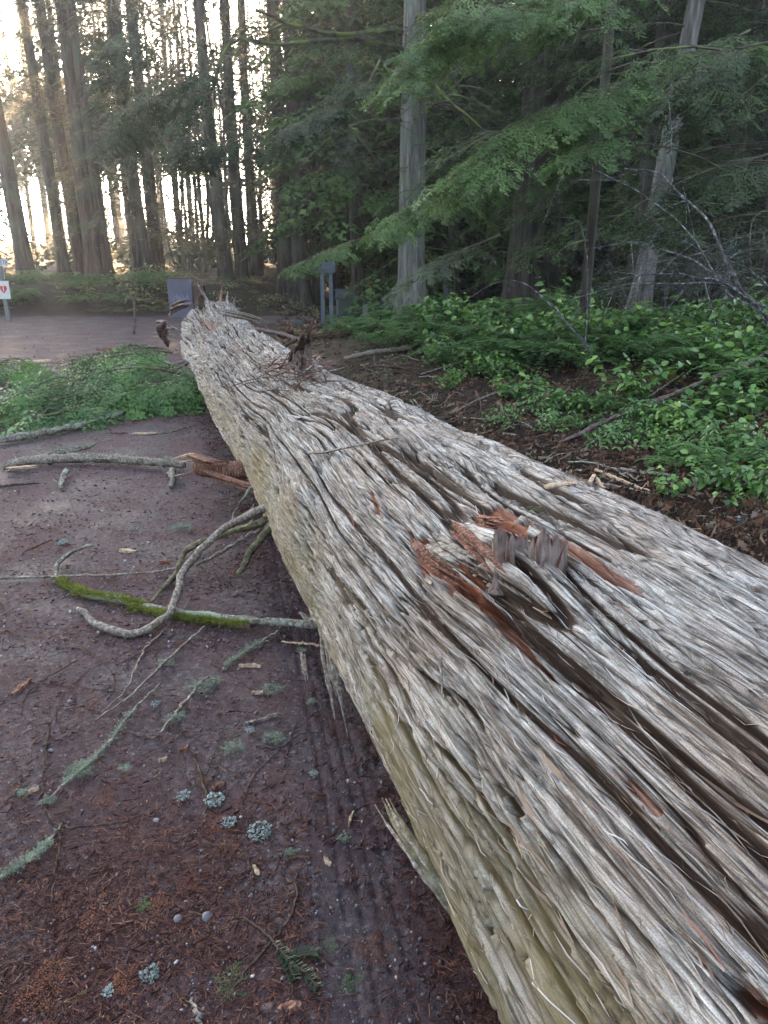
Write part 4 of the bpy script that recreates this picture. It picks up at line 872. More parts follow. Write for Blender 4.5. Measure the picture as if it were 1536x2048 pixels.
def stick(name, pts, r, mat, label, cat="branch", parent=None, n=36, ends=None, group=None, knob=.4, wob=.008, sides=11, taper=True):
    """pts: (px, py, height above the ground, radius factor)"""
    P = []
    for q in pts:
        g = GG(q[0], q[1], q[2] if len(q) > 2 else 0.0) if q[2] >= 0 else None; P.append(g)
    P = spline(P, n); rad = np.interp(np.linspace(0, 1, n), np.linspace(0, 1, len(pts)), [q[3] if len(q) > 3 else 1 for q in pts]) * r
    P = P + wob * np.stack([vn(np.arange(n) * .7, r * 777, 3), vn(np.arange(n) * .7, r * 333, 4), .3 * vn(np.arange(n) * .7, r * 111, 5)], 1)
    P[:, 2] += r * .8
    o0 = P[0].copy(); m = MB(); m.tube(P - o0, rad, sides, .5, 0, rough=knob, seed=int(r * 9999) % 97)
    # twig stubs
    for i in range(rg.integers(1, 5)):
        q = P[rg.integers(3, n - 3)] - o0; d = rg.normal(0, 1, 3) * r * 3; d[2] = abs(d[2]) * .7; m.tube(np.array([q, q + d * .6, q + d]), [r * .4, r * .3, r * .12], 5)
    o = m.mesh(name, mat, parent, smooth=True); o.location = tuple(o0)
    if parent is None: tag(o, label, cat, group)
    return o, P
def tuft(name, px, py, rad, mat, label, n=160, up=.6, parent=None, at=None, cat="lichen", group=None, ll=.018):
    """a frizzy tuft of lichen or moss"""
    P = GG(px, py) if at is None else at; a = rg.random(n) * 6.28; r_ = rad * np.sqrt(rg.random(n)); s = ll * rg.uniform(.6, 1.4, n)
    M = rotm(rg.normal(0, .8, n), -rg.random(n) * 1.3 * up, rg.random(n) * 6.28) * s[:, None, None]; m = MB()
    m.inst(SPR_M[1], M, np.stack([r_ * np.cos(a), r_ * np.sin(a) * .8, rad * .28 * (1 - (r_ / rad) ** 2) + .004], 1), rg.random(n), 0)
    o = m.mesh(name, mat, parent); o.location = tuple(P)
    if parent is None: tag(o, label, cat, group)
    return o
def leafy(name, px, py, rad, label, n=90, mat=None, sl=.016):
    """leafy lichen: small curled lobes"""
    P = GG(px, py); a = rg.random(n) * 6.28; r_ = rad * np.sqrt(rg.random(n)); m = MB()
    m.inst(LEAF[1], rotm(rg.normal(0, .9, n), rg.normal(-.5, .5, n), rg.random(n) * 6.28) * (sl * rg.uniform(.6, 1.3, n))[:, None, None] * np.array([1, 1.6, 1]), np.stack([r_ * np.cos(a), r_ * np.sin(a), .012 * rg.random(n) + .003], 1), rg.random(n), 0)
    o = m.mesh(name, mat or L_GREY); o.location = tuple(P); tag(o, label, "lichen"); return o
def along(P, rad, n, mat, name, parent, ll=.02, side=1.0, a0=0, a1=1, up=.6, thick=1.0):
    """moss or lichen growing along a stick"""
    u = rg.uniform(a0, a1, n) * (len(P) - 1); i = u.astype(int).clip(0, len(P) - 2); f = (u - i)[:, None]; c = P[i] * (1 - f) + P[i + 1] * f
    a = rg.normal(math.pi / 2, 1.1 * side, n); off = np.stack([np.cos(a) * .8, np.cos(a) * .6, np.sin(a)], 1) * rad * thick
    m = MB(); o0 = P[int(a0 * (len(P) - 1))]
    m.inst(SPR_M[1], rotm(rg.normal(0, .8, n), -rg.random(n) * 1.5 * up, rg.random(n) * 6.28) * (ll * rg.uniform(.6, 1.4, n))[:, None, None], c + off - o0, rg.random(n), 0)
    o = m.mesh(name, mat, parent)
    o.location = tuple(o0 - (np.array(parent.location) if parent is not None else 0)); return o
# --- the mossy curved branch on the gravel
o, P = stick("mossy_branch", [(660, 1258, .06, 1), (560, 1252, .04, 1.1), (430, 1240, .02, 1), (330, 1224, .01, 1.1), (230, 1205, .01, 1.1), (160, 1190, .0, 1), (114, 1160, .0, .8), (120, 1128, .03, .7), (150, 1106, .06, .7), (186, 1095, .08, .5)], .016, W_LICH, "long curved pale branch with bright yellow green moss on its left part", n=60)
along(P, .015, 2200, MOSS, "moss", o, .019, 1, .48, .80); along(P + np.array([0, -.03, -.010]), .015, 1700, MOSS, "moss", o, .019, 1, .20, .52)
# --- torn limb stubs and roots of the log's left side
def lchild(name, pts, r, mat, n=30, sides=9, knob=.3, wob=.006):
    """part of the log; pts (px, py, z, radius factor) with absolute heights"""
    P = spline([G(q[0], q[1], q[2]) for q in pts], n); P += wob * np.stack([vn(np.arange(n) * .6, r * 779, 3), vn(np.arange(n) * .6, r * 331, 4), vn(np.arange(n) * .6, r * 113, 5)], 1)
    rad = np.interp(np.linspace(0, 1, n), np.linspace(0, 1, len(pts)), [q[3] for q in pts]) * r
    m = MB(); m.tube(P, rad, sides, .5, 0, rough=knob, seed=int(r * 9999) % 97); return m.mesh(name, mat, log, smooth=True), P
lchild("limb", [(560, 1010, .42, 1.5), (520, 1022, .38, 1.2), (450, 1058, .28, 1), (395, 1105, .20, 1), (365, 1150, .12, 1), (345, 1215, .07, 1), (312, 1250, .03, 1), (262, 1268, .02, 1), (208, 1255, .03, .9), (155, 1218, .05, .7)], .017, W_GREY, 60)
lchild("limb", [(560, 1030, .36, 1.4), (510, 1050, .30, 1.1), (440, 1072, .2, 1), (375, 1098, .12, 1), (350, 1150, .04, .9), (300, 1205, .02, .4)], .014, W_MOSSY, 44)
lchild("limb", [(520, 1060, .25, 1), (480, 1080, .2, 1), (430, 1112, .08, 1), (390, 1130, .03, .8)], .008, W_GREY)
lchild("limb", [(580, 1020, .36, 1.1), (540, 1058, .30, 1.1), (505, 1098, .2, .9), (485, 1135, .12, .8), (474, 1150, .09, .5)], .022, W_MOSSY)
lchild("limb", [(520, 960, .3, 1), (490, 990, .25, .8), (468, 1030, .15, .6), (462, 1060, .1, .3)], .008, W_LICH)
lchild("limb", [(700, 1240, .2, 1.3), (650, 1244, .12, 1), (620, 1238, .09, .8), (600, 1226, .09, .4)], .014, W_GREY)
def shard(name, pts, r, mat, n=14, flat=.4, frs=5, parent=None, jit=1.0):
    """a torn splintered piece: several jagged slivers side by side"""
    C0 = spline([G(q[0], q[1], q[2]) for q in pts], n); m = MB()
    for i in range(frs):
        a = rg.uniform(0, .25); b = rg.uniform(.65, 1); t = np.linspace(a, b, n); P = np.stack([np.interp(t, np.linspace(0, 1, n), C0[:, q]) for q in range(3)], 1) + rg.normal(0, r * .55 * jit, 3)
        rad = r * rg.uniform(.35, .7) * np.clip(np.minimum((np.linspace(0, 1, n) + .05) * 5, (1.02 - np.linspace(0, 1, n)) * 3), .05, 1)
        m.tube(P, rad, 6, rg.random(), 0, rough=.45, seed=i + 3, flat=flat)
    o = m.mesh(name, mat, parent if parent is not None else log); return o
# broken limb with red wood
lchild("broken_limb", [(500, 940, .26, 1), (450, 940, .24, .95), (400, 934, .22, .85)], .06, W_TORN, 12, 14, .18)
shard("splinter", [(398, 938, .24), (470, 965, .22), (560, 990, .26), (590, 992, .3)], .035, W_TORN, frs=7)
shard("splinter", [(400, 915, .28), (380, 912, .3), (345, 920, .28)], .02, W_PALE, frs=5)
shard("splinter", [(375, 910, .3), (420, 928, .3), (470, 930, .28)], .03, W_TORN, frs=6)
# bark strips hanging at the left flank
shard("bark_strip", [(648, 1225, .26), (658, 1320, .2), (675, 1400, .14), (690, 1493, .05)], .017, W_GREY, frs=4, flat=.3)
shard("bark_strip", [(604, 1298, .10), (608, 1340, .08), (616, 1382, .04)], .011, W_GREY, frs=3)
shard("bark_strip", [(560, 1045, .3), (570, 1110, .22), (580, 1165, .12)], .012, W_TORN, frs=4)
shard("bark_strip", [(455, 810, .36), (460, 870, .28), (468, 910, .2)], .02, W_GREY, frs=4)
shard("bark_strip", [(430, 760, .4), (445, 800, .34), (450, 850, .28)], .02, W_GREY, frs=4)
for i, (x, y, x2, y2) in enumerate(((640, 1180, 655, 1250), (700, 1340, 720, 1400), (745, 1430, 760, 1500), (610, 1130, 600, 1180), (590, 1080, 575, 1150), (505, 1000, 500, 1060))):
    shard("bark_strip", [(x, y, .3), ((x + x2) / 2, (y + y2) / 2, .24), (x2, y2, .2)], .010, W_GREY if i % 2 else W_MOSSY, frs=4)
# the big peeled strap at the lower left
for off, rr_, mt in ((0, .018, W_MOSSY), (.008, .012, W_MOSSY), (-.008, .012, W_GREY), (.02, .010, W_MOSSY), (.004, .014, W_GREY)):
    P = spline([G(764 + off * 900, 1596 + abs(off) * 900, .40), G(795 + off * 500, 1655, .41), G(845, 1722, .40), G(900, 1798, .37), G(960, 1885, .33), G(1040, 2000, .28)], 60) + np.array([off, off * .4, off * .6])
    m = MB(); tt = np.linspace(0, 1, 60); m.tube(P, rr_ * .62 * (.2 + 1.2 * sstep(0, .5, tt)) * (1 + .3 * vn(tt * 9, off * 99, 4)), 12, .5, 0, rough=.15, seed=int(off * 999) % 17, flat=.35); m.mesh("peeled_bark", mt, log, smooth=True)
# split stubs on top
def onlog(px, py, h=0.0):
    th, s = lhit(px, py); return lsurf(np.array(th), np.array(s), np.array(h))
def stub(px, py, h, r, lean, seed):
    """a broken limb stub: fluted, hollow and jagged at its rim"""
    n = 30; th = np.arange(n) * 2 * np.pi / n; rim = h * (1 + .22 * np.cos(th + 1.9) + .07 * vn(th * 2, seed, seed) + .24 * vn(th * 4.5, seed, seed + 1))
    rings = []; b = onlog(px, py, -.03); up = np.array([lean[0], lean[1], 1.0])
    ff = 1 + .16 * np.cos(th * 4 + seed) + .08 * vn(th * 6, seed, seed + 2)
    for t in np.linspace(0, 1, 12):
        z = rim * t; rr_ = r * ff * (1 + .55 * math.exp(-t * 5)) * (1 + .08 * vn(th * 8, t * 4, seed + 4))
        rings.append(np.stack([rr_ * np.cos(th) + up[0] * z, rr_ * np.sin(th) * .72 + up[1] * z, z], 1))
    for t in (.985, .95, .93): rings.append(np.stack([rr_ * (t - .25) * np.cos(th) + up[0] * rim * t, rr_ * (t - .25) * np.sin(th) * .7 + up[1] * rim * t, rim * t * (1 + .1 * vn(th * 7, t * 9, seed + 6))], 1))
    V = np.concatenate(rings) ; k_ = len(rings); i = np.arange(k_ * n).reshape(k_, n); j = np.roll(i, -1, 1)
    Q = np.stack([i[:-1], j[:-1], j[1:], i[1:]], -1).reshape(-1, 4)
    a = np.repeat(np.r_[np.zeros(11), np.ones(k_ - 11)], n)
    o = mk("limb_stub", V, [Q, np.array([(i[-1, 0], i[-1, q], i[-1, q + 1]) for q in range(1, n - 1)])], STUBM, log, {"rnd": a}, smooth=True); o.location = tuple(b)
    for q in range(7):
        a_ = rg.random() * 6.28; m = MB(); p = np.array([r * .9 * math.cos(a_), r * .65 * math.sin(a_), h * rg.uniform(.5, .8)]); d = np.array([rg.normal() * .008, rg.normal() * .008, rg.uniform(.03, .06)]) + up * 0
        m.tube(np.array([p - d * .6, p, p + d]), [.006, .005, .001], 5, rg.random(), 0, flat=.5); m.mesh("splinter", W_GREY if q % 2 else W_TORN, o)
k = NT("stub_wood", .85, .2); v = k.coord(); a = k.noise(k.mapping(v, (110, 110, 9)), 1, 5, .65); b = k.noise(v, 22, 3)
c = k.mix(k.ramp(a, [(.3, 0), (.7, 1)]), (.075, .05, .042), (.36, .29, .25)); c = k.mix(k.ramp(b, [(.55, 0), (.65, .7)]), c, (.15, .07, .055)); c = k.mix(k.attr("rnd").outputs["Fac"], c, k.mix(a, (.05, .025, .02), (.24, .14, .115)))
k.col(c).bump(a, .9, .01); STUBM = k.m
stub(1022, 1150, .088, .044, (-.10, .25), 3); stub(1080, 1156, .095, .033, (.03, .15), 8)
shard("torn_bark", [(900, 1040, .98), (950, 1085, .99), (1000, 1140, .98), (1030, 1165, .97)], .014, W_TORN, frs=7)
shard("torn_bark", [(850, 1075, .96), (900, 1110, .97), (965, 1150, .96)], .013, W_GREY, frs=7, flat=.35)
shard("torn_bark", [(820, 1085, .93), (870, 1130, .92), (940, 1180, .92)], .013, W_TORN, frs=8)
shard("torn_bark", [(960, 1040, 1.03), (985, 1045, 1.06), (1010, 1055, 1.06)], .013, W_TORN, frs=7)
for i in range(16):
    px, py = rg.uniform(850, 1120), 0; py = 1100 + (px - 850) * .35 + rg.normal() * 40; p = onlog(px, py, .005); m = MB(); d = LD * rg.uniform(-.06, .06) + np.array([rg.normal() * .015, rg.normal() * .01, .02]); m.tube(np.array([p - d, p, p + d * .8]), [.002, .006, .002], 5, flat=.4); m.mesh("splinter", (W_TORN, W_PALE, W_GREY)[i % 3], log)
# the torn far end
for i in range(26):
    th = R(rg.uniform(15, 205)); p = lsurf(np.array(th), np.array(9.2), np.array(-.03)); t = np.linspace(0, 1, 10)[:, None]; L = rg.uniform(.15, .55)
    up = p - (LP0 + 9.2 * LD + np.array([0, 0, .5])); up /= np.linalg.norm(up)
    m = MB(); m.tube(p + LD * L * t + up * rg.uniform(-.15, .4) * t * t * L * 2 + np.array([rg.normal() * .15, 0, 0]) * t * t, .035 * (1.1 - t[:, 0]) * rg.uniform(.5, 1.2), 7, .5, 0, rough=.5, seed=i, flat=.4)
    m.mesh("torn_bark", (W_GREY, W_PURP, W_TORN)[i % 3], log)
for pts, r in (([(345, 640, 1.05), (350, 618, 1.12), (380, 606, 1.18), (415, 610, 1.15)], .035), ([(330, 690, .75), (322, 660, .9), (340, 640, 1.0)], .04), ([(400, 625, 1.1), (403, 600, 1.22), (398, 580, 1.34)], .025), ([(420, 622, 1.08), (470, 630, 1.04), (510, 640, .98), (540, 655, .9)], .03), ([(310, 662, .8), (330, 655, .85), (350, 662, .85)], .04), ([(300, 672, .72), (330, 674, .75), (365, 678, .78)], .022)):
    shard("torn_bark", pts, r, W_PURP if r > .03 else W_GREY, frs=5, flat=.6)
# rubbish pile and broken stub on the log's upper right shoulder
p0 = onlog(600, 745); 
for i in range(70):
    px, py = rg.normal(590, 45), rg.normal(745, 16); p = onlog(px, py, .01 + .02 * rg.random()); a = rg.random() * 6.28; L = rg.uniform(.04, .16); d = np.array([math.cos(a), math.sin(a), rg.normal() * .3]) * L; m = MB(); m.tube(np.array([p - d, p + [0, 0, .01], p + d]), [.003, .008, .003], 5, flat=.5)
    m.mesh("bark_scrap", (W_PURP, W_DARK, W_TORN, W_GREY)[i % 4], log)
shard("limb_stub", [(600, 735, .95), (597, 700, 1.02), (603, 668, 1.12)], .035, W_DARK, frs=6, flat=.8); shard("limb_stub", [(585, 720, .9), (590, 695, 1.0), (592, 690, 1.02)], .03, W_DARK, frs=6, flat=.8); shard("limb_stub", [(612, 730, .9), (614, 700, .96)], .03, W_TORN, frs=5, flat=.8)
# slivers and shreds all over the bark
def shreds(name, n, L0, L1, W0, W1, lift, mat, x0=560, seed=3):
    r = np.random.default_rng(seed); th = np.clip(r.normal(R(112), R(52), n), R(10), R(212)); s = -.6 + 10 * r.random(n) ** 1.9
    L = r.uniform(L0, L1, n) * (1 + s * .12); Wd = r.uniform(W0, W1, n) * (1 + s * .15); ang = r.normal(0, .10, n); up = lift * r.random(n) * (1 + s * .1)
    V = []; m4 = 5
    for q in range(m4):
        t = q / (m4 - 1) - .5; ds = L * t * np.cos(ang); dth = L * t * np.sin(ang) / AR + .004 * np.sin(t * 6 + s * 9)
        ii = np.clip(np.searchsorted(SS, s + ds), 0, NS - 1); jj = np.clip(np.searchsorted(TH[:820], th + dth), 0, 819)
        h = OUT[ii, jj] + .0015 + up * (t * 2) ** 2 * (r.random(n) > .35)
        w_ = Wd * (1 - (abs(t) * 2) ** 2 * .9)
        for sg in (-1, 1): V.append(lsurf(th + dth + sg * w_ * .5 / AR, s + ds, h + sg * .0006))
    V = np.stack(V, 1); f = np.arange(n)[:, None, None] * 10 + np.array([[2 * q, 2 * q + 1, 2 * q + 3, 2 * q + 2] for q in range(4)])[None]
    o = mk(name, V.reshape(-1, 3), f.reshape(-1, 4), mat, log, {"rnd": np.repeat(r.random(n), 10)}); tag(o, kind="stuff"); return o
SH = NT("bark_shreds", .85, .15); SH.col(SH.ramp(SH.attr("rnd").outputs["Fac"], [(0, (.06, .035, .025)), (.25, (.20, .14, .10)), (.5, (.29, .24, .20)), (.75, (.40, .365, .335)), (.93, (.48, .45, .42)), (1, (.24, .08, .04))])); SH.bump(SH.noise(SH.mapping(SH.coord(), (200, 60, 200)), 1, 3), .5, .003)
shreds("bark_shreds", 5500, .04, .16, .0008, .0026, .003, SH.m, seed=3)
shreds("bark_flakes", 160, .06, .20, .004, .010, .008, SH.m, seed=5)
FIB = NT("bark_fibres", .85, .15); FIB.col(FIB.ramp(FIB.attr("rnd").outputs["Fac"], [(0, (.10, .05, .035)), (.6, (.30, .22, .15)), (1, (.42, .33, .20))]))
shreds("bark_fibres", 6000, .02, .07, .0005, .0010, .009, FIB.m, seed=7)
# hairy fringe on the shaded flank
# things lying on the log
def onstick(name, a, b, r, mat, label, cat="stick", h=.03, mid=None):
    t = np.linspace(0, 1, 16); P = np.array([onlog(a[0] + (b[0] - a[0]) * q + (0 if mid is None else mid * math.sin(q * 3.1)), a[1] + (b[1] - a[1]) * q, h + r) for q in t]); P[:, 2] = np.convolve(np.pad(P[:, 2], 3, 'edge'), np.ones(7) / 7, 'valid')
    m = MB(); m.tube(P - P[0], r * (1.1 - .6 * t), 7, .5, 0, rough=.3, flat=.6); o = m.mesh(name, mat, smooth=True); o.location = tuple(P[0]); tag(o, label, cat); return o
onstick("thin_stick", (628, 920), (805, 888), .008, W_GREY, "thin curved stick lying across the top of the log's middle", h=.02)
onstick("wood_splinter", (1090, 1003), (1205, 983), .009, W_PALE, "pale wood splinter on the right edge of the log")
onstick("cedar_twig", (905, 1320), (912, 1400), .003, W_GREY, "tiny twig standing out of the bark near the left flank")
FR = [spray(13, 6, .42, .10, .030, .060, 70 + i) for i in range(3)]
FRH = [spray(9, 4, .45, .18, .055, .115, 80 + i) for i in range(3)]
def frond(px, py, L, az, mat, label, n=3, cat="frond", P=None, name="cedar_frond"):
    P = GG(px, py, .012) if P is None else P; m = MB()
    for i in range(n):
        M = rotm([rg.normal() * .1], [-.05 + .05 * rg.random()], [az + (i - (n - 1) / 2) * .5]) * L * rg.uniform(.7, 1); m.inst(FR[i % 3], M, np.zeros((1, 3)), [rg.random()], 0)
    o = m.mesh(name, mat); o.location = tuple(P); tag(o, label, cat); return o
frond(0, 0, .10, -.5, C_DEAD, "orange dead cedar frond on the log at the right edge", P=onlog(1470, 1190, .015))
frond(0, 0, .05, 1.5, C_GREEN, "tiny green cedar sprig beside the split stubs", P=onlog(1068, 1045, .03), name="cedar_sprig")
# --- branches on the lane
o, P = stick("snapped_branch", [(12, 937, .03, 1), (60, 928, .03, 1.1), (100, 925, .03, 1.2), (200, 922, .03, 1), (300, 930, .03, 1), (372, 935, .03, .9)], .030, W_GREY, "thick snapped branch with split orange end lying across the gravel left of the log", n=44, wob=.012)
shard("split_end", [(12, 938, .05), (50, 935, .05), (75, 932, .05)], .026, W_PALE, frs=7, parent=o)
for c in o.children: c.location = tuple(-np.array(o.location))
along(P, .03, 260, L_PALE, "lichen", o, .03, 1.6, .3, .95)
so, _ = stick("side_stub", [(345, 945, .03, 1), (344, 962, .02, 1), (343, 978, .01, .6)], .022, W_GREY, None, parent=o); so.location = tuple(np.array(so.location) - np.array(o.location))
so, _ = stick("side_stub", [(132, 945, .03, 1), (125, 965, .02, 1), (122, 980, .01, .6)], .018, W_LICH, None, parent=o); so.location = tuple(np.array(so.location) - np.array(o.location))
o, P = stick("lichened_stick", [(55, 921, .02, .7), (100, 912, .03, 1), (140, 905, .04, 1.2), (180, 896, .05, 1.1), (200, 884, .08, .3)], .014, W_LICH, "short stick wrapped in green lichen just behind the snapped branch"); along(P, .018, 400, L_PALE, "lichen", o, .022, 1, .3, .9)
o, P = stick("lichened_branch", [(-30, 890, .02, 1.2), (0, 885, .02, 1.2), (60, 876, .02, 1), (130, 862, .02, .9), (200, 844, .03, .8), (255, 825, .05, .6), (290, 805, .08, .4)], .026, W_LICH, "long lichen covered branch in front of the green cedar boughs", n=50, wob=.012); along(P, .026, 420, L_PALE, "lichen", o, .03, 1.1, .0, .75)
stick("straight_twig", [(-20, 1160, .01, 1), (60, 1156, .01, 1), (150, 1153, .02, 1), (280, 1148, .03, .9), (380, 1132, .05, .9), (450, 1104, .08, .8), (492, 1066, .12, .5)], .006, W_GREY, "long thin pale twig lying straight across the gravel above the mossy branch", "twig", n=50)
for i, (pts, r, mt, lab) in enumerate((
    ([(95, 1600, 0, .6), (165, 1540, .01, 1.2), (215, 1490, .01, 1), (260, 1430, .01, .8), (325, 1365, .01, .5)], .005, W_LICH, "lichen crusted twig slanting across the middle of the gravel"),
    ([(185, 1445, 0, .5), (260, 1395, .01, 1), (330, 1325, .01, 1), (410, 1255, .02, .9)], .005, W_GREY, "long thin twig running down left from the mossy branch"),
    ([(320, 1470, 0, .6), (360, 1420, .01, 1), (400, 1370, .01, .9), (418, 1355, .01, .5)], .007, W_GREY, "twig under the biggest pale lichen strands"),
    ([(440, 1345, 0, .5), (490, 1305, .01, 1), (560, 1262, .03, .8)], .005, W_LICH, "thin lichened twig ending at the log below the mossy branch"),
    ([(-10, 1765, 0, .6), (40, 1735, .01, 1), (85, 1700, .01, .9), (125, 1650, .01, .5)], .005, W_LICH, "lichened twig at the left edge of the gravel"),
    ([(385, 1502, 0, .5), (400, 1550, .005, 1), (415, 1600, .005, 1), (405, 1650, 0, .8), (365, 1690, 0, .5)], .004, W_DARK, "dark curved twig left of the leafy lichens"),
    ([(85, 1570, 0, .9), (90, 1620, 0, 1), (130, 1655, .005, 1), (210, 1650, .005, .8), (300, 1630, 0, .5)], .0035, W_DARK, "hooked reddish twig left on the gravel"),
    ([(125, 1655, 0, .8), (115, 1720, .005, 1), (105, 1800, .005, .9), (108, 1840, 0, .5)], .003, W_DARK, "thin straight twig hanging from the hooked twig"),
    ([(100, 1440, 0, 1), (92, 1500, .005, 1), (86, 1570, 0, .8)], .003, W_DARK, "upright dark twig left of the lichen crusted twig"),
    ([(590, 1735, 0, .5), (592, 1790, .005, 1), (570, 1850, .005, 1), (540, 1890, .005, 1), (480, 1960, .005, .8), (420, 2040, 0, .6)], .0035, W_DARK, "long dark twig running past the fir sprig to the bottom edge"),
    ([(460, 1820, 0, .6), (540, 1875, .01, 1), (575, 1940, .005, .9), (595, 2030, 0, .4)], .003, W_DARK, "dark twig carrying the fir sprig"),
    ([(510, 1495, 0, .7), (560, 1495, .005, 1), (600, 1470, .01, .8), (660, 1460, .01, .4)], .003, W_DARK, "bent thin twig on the tyre tracks"),
    ([(380, 2000, 0, .8), (395, 2030, .005, 1), (405, 2060, 0, .7)], .004, W_GREY, "short grey twig at the bottom edge"),
    ([(40, 1430, 0, .6), (60, 1380, .005, 1), (140, 1330, .01, .8), (185, 1300, 0, .4)], .003, W_DARK, "thin dark twig left above the dead fronds"),
    ([(0, 1620, 0, .6), (35, 1580, .005, 1), (40, 1545, 0, .7), (20, 1515, 0, .4)], .0035, W_DARK, "curled red twig at the left edge"),
    ([(200, 1430, 0, .4), (250, 1380, .005, .8), (290, 1300, .01, 1), (330, 1260, .01, .8)], .004, W_GREY, "grey twig parallel to the long thin twig"),
    ([(560, 1285, .01, .6), (620, 1290, .02, 1), (655, 1296, .03, .8)], .005, W_PALE, "pale twig beside the hanging bark strip"),
    ([(470, 1690, 0, .5), (500, 1730, .005, 1), (505, 1790, 0, .6)], .003, W_DARK, "short dark twig right of the round lichen"),
    ([(40, 1110, .01, .5), (70, 1095, .02, 1), (105, 1080, .01, .5)], .005, W_DARK, "small dark twig left of the curved branch tip"),
    ([(0, 975, .01, 1), (50, 970, .01, 1), (80, 968, 0, .5)], .010, W_DARK, "short dark stick below the snapped branch at the left edge"),
    ([(300, 870, .01, .6), (340, 866, .02, 1), (385, 852, .01, .5)], .008, W_MOSSY, "small mossy twig on the lane above the snapped branch"))):
    o, P = stick("fallen_twig", [q for q in pts], r, mt, lab, "twig", n=40, wob=.006, sides=6)
    if mt is W_LICH: along(P, r, 260, L_PALE, "lichen", o, .016, 1, .1, .7)
# finer fallen twigs
for i in range(46):
    px = rg.uniform(-20, 560) + (i % 2) * 60; py = rg.uniform(1290, 2040); a = rg.normal(-.9, .7); L = rg.uniform(50, 190); b = rg.normal() * 30
    q = [(px + L * math.cos(a) * t + b * math.sin(t * 3), py + L * math.sin(a) * t, .003, 1.1 - .6 * t) for t in (0, .35, .7, 1)]
    if max(v[1] for v in q) > 2100: continue
    reg = "upper" if py < 1500 else "middle" if py < 1750 else "lower"; sd_ = "left" if px < 250 else "right"
    stick("fine_twig", q, .0022, W_DARK, "very fine dark twig on the %s %s part of the gravel" % (reg, sd_), "twig", n=18, wob=.004, sides=4, group="fine dark twigs, %s %s part of the gravel" % (reg, sd_))
# lichen tufts
for px, py, r, lab in ((543, 1382, .04, "round frizzy pale green lichen tuft right of the twigs"), (400, 1380, .05, "largest spread of pale green lichen strands"), (425, 1365, .03, "lichen strand at the upper end of the spread"), (350, 1440, .035, "pale lichen tuft at the lower end of its twig"), (465, 1500, .035, "flattened lichen tuft above the leafy lichens"), (605, 1305, .02, "bluish lichen bit beside the hanging bark"),
                       (623, 1405, .012, "small blue green lichen on the dark track"), (685, 1680, .012, "small lichen tuft lying on the tyre track"), (98, 1605, .02, "lichen bit at the lower end of the crusted twig"), (160, 1545, .045, "long furry lichen on the crusted twig"), (365, 1060, .07, "flat pale green lichen patch left of the curved limbs"), (265, 975+85, .03, "lichen crumbs on the gravel below the snapped branch"), (545, 1480, .03, "dim lichen tuft on the bent twig"), (330, 1330, .03, "thin lichen above the dead frond"), (250, 1540, .015, "pale lichen dot beside the dark curved twig"), (45, 1590, .015, "small lichen tuft near the left edge"), (580, 1710, .014, "mossy crumb near the tyre track")):
    tuft("lichen_tuft", px, py, r, L_PALE, lab, n=int(50 + r * 2500), ll=.010 + r * .13)
for px, py, r, lab in ((520, 1668, .035, "round grey leafy lichen, largest of the four"), (430, 1605, .028, "grey leafy lichen uppermost right of the dark twig"), (458, 1650, .022, "small grey leafy lichen left of the largest"), (367, 1598, .02, "grey leafy lichen left of the curved twig"), (300, 1955, .02, "pale crusted bark flake near the bottom edge"), (125, 1088, .03, "grey leafy lichen by the curved branch tip"), (310, 1412, .015, "brownish leafy lichen beside the grey twig"), (500, 1465, .015, "bluish leafy lichen on a chip"), (215, 1990, .012, "yellow green leaf near the bottom left"), (628, 1552, .012, "star shaped pale lichen on the tyre track")):
    leafy("leafy_lichen", px, py, r, lab, n=int(40 + r * 5000), sl=.004 + r * .09)
# dead fronds, wood chips, a fir sprig, stones
for i, (px, py, L, az) in enumerate(((195, 1415, .09, 2.5), (175, 1605, .11, .6), (150, 1865, .14, .9), (350, 1775, .09, .5), (410, 1665, .09, 1.0), (430, 1695, .08, .2), (735, 1930, .10, 1.3), (60, 1960, .10, .7), (20, 2010, .12, .4), (240, 1990, .08, 2), (395, 1570, .06, .8), (335, 1812, .07, 2.7))):
    frond(px, py, L, az, C_DEAD, "orange dead cedar frond " + ["below the upright twig tips", "beside the crusted twig's foot", "largest, in the lower left", "in the centre of the litter", "left of the round lichen", "below the leafy lichens", "in the shade by the log's foot", "near the bottom left corner", "in the very corner at the bottom left", "near the yellow leaf", "small, above the dark twig", "pointing left above the stones"][i])
frond(430, 1985, .09, .6, C_GREEN, "small fresh green cedar frond at the bottom"); frond(270, 1822, .05, .8, C_GREEN, "tiny green cedar tip left of the grey stones"); frond(650, 1900, .04, 1, C_GREEN, "tiny green tip near the fir sprig"); frond(690, 1990, .06, 1.2, C_GREEN, "faint green frond in the shade by the log", 2)
FIRM = leafmat("fir_needles", [(0, (.006, .018, .012)), (.6, (.018, .045, .024)), (1, (.05, .09, .05))], .45, .4, .2)
e = empty("fir_sprig", GG(550, 1885), "dark green fir sprig lying beside the tyre tracks", "sprig"); o0 = np.array(e.location)
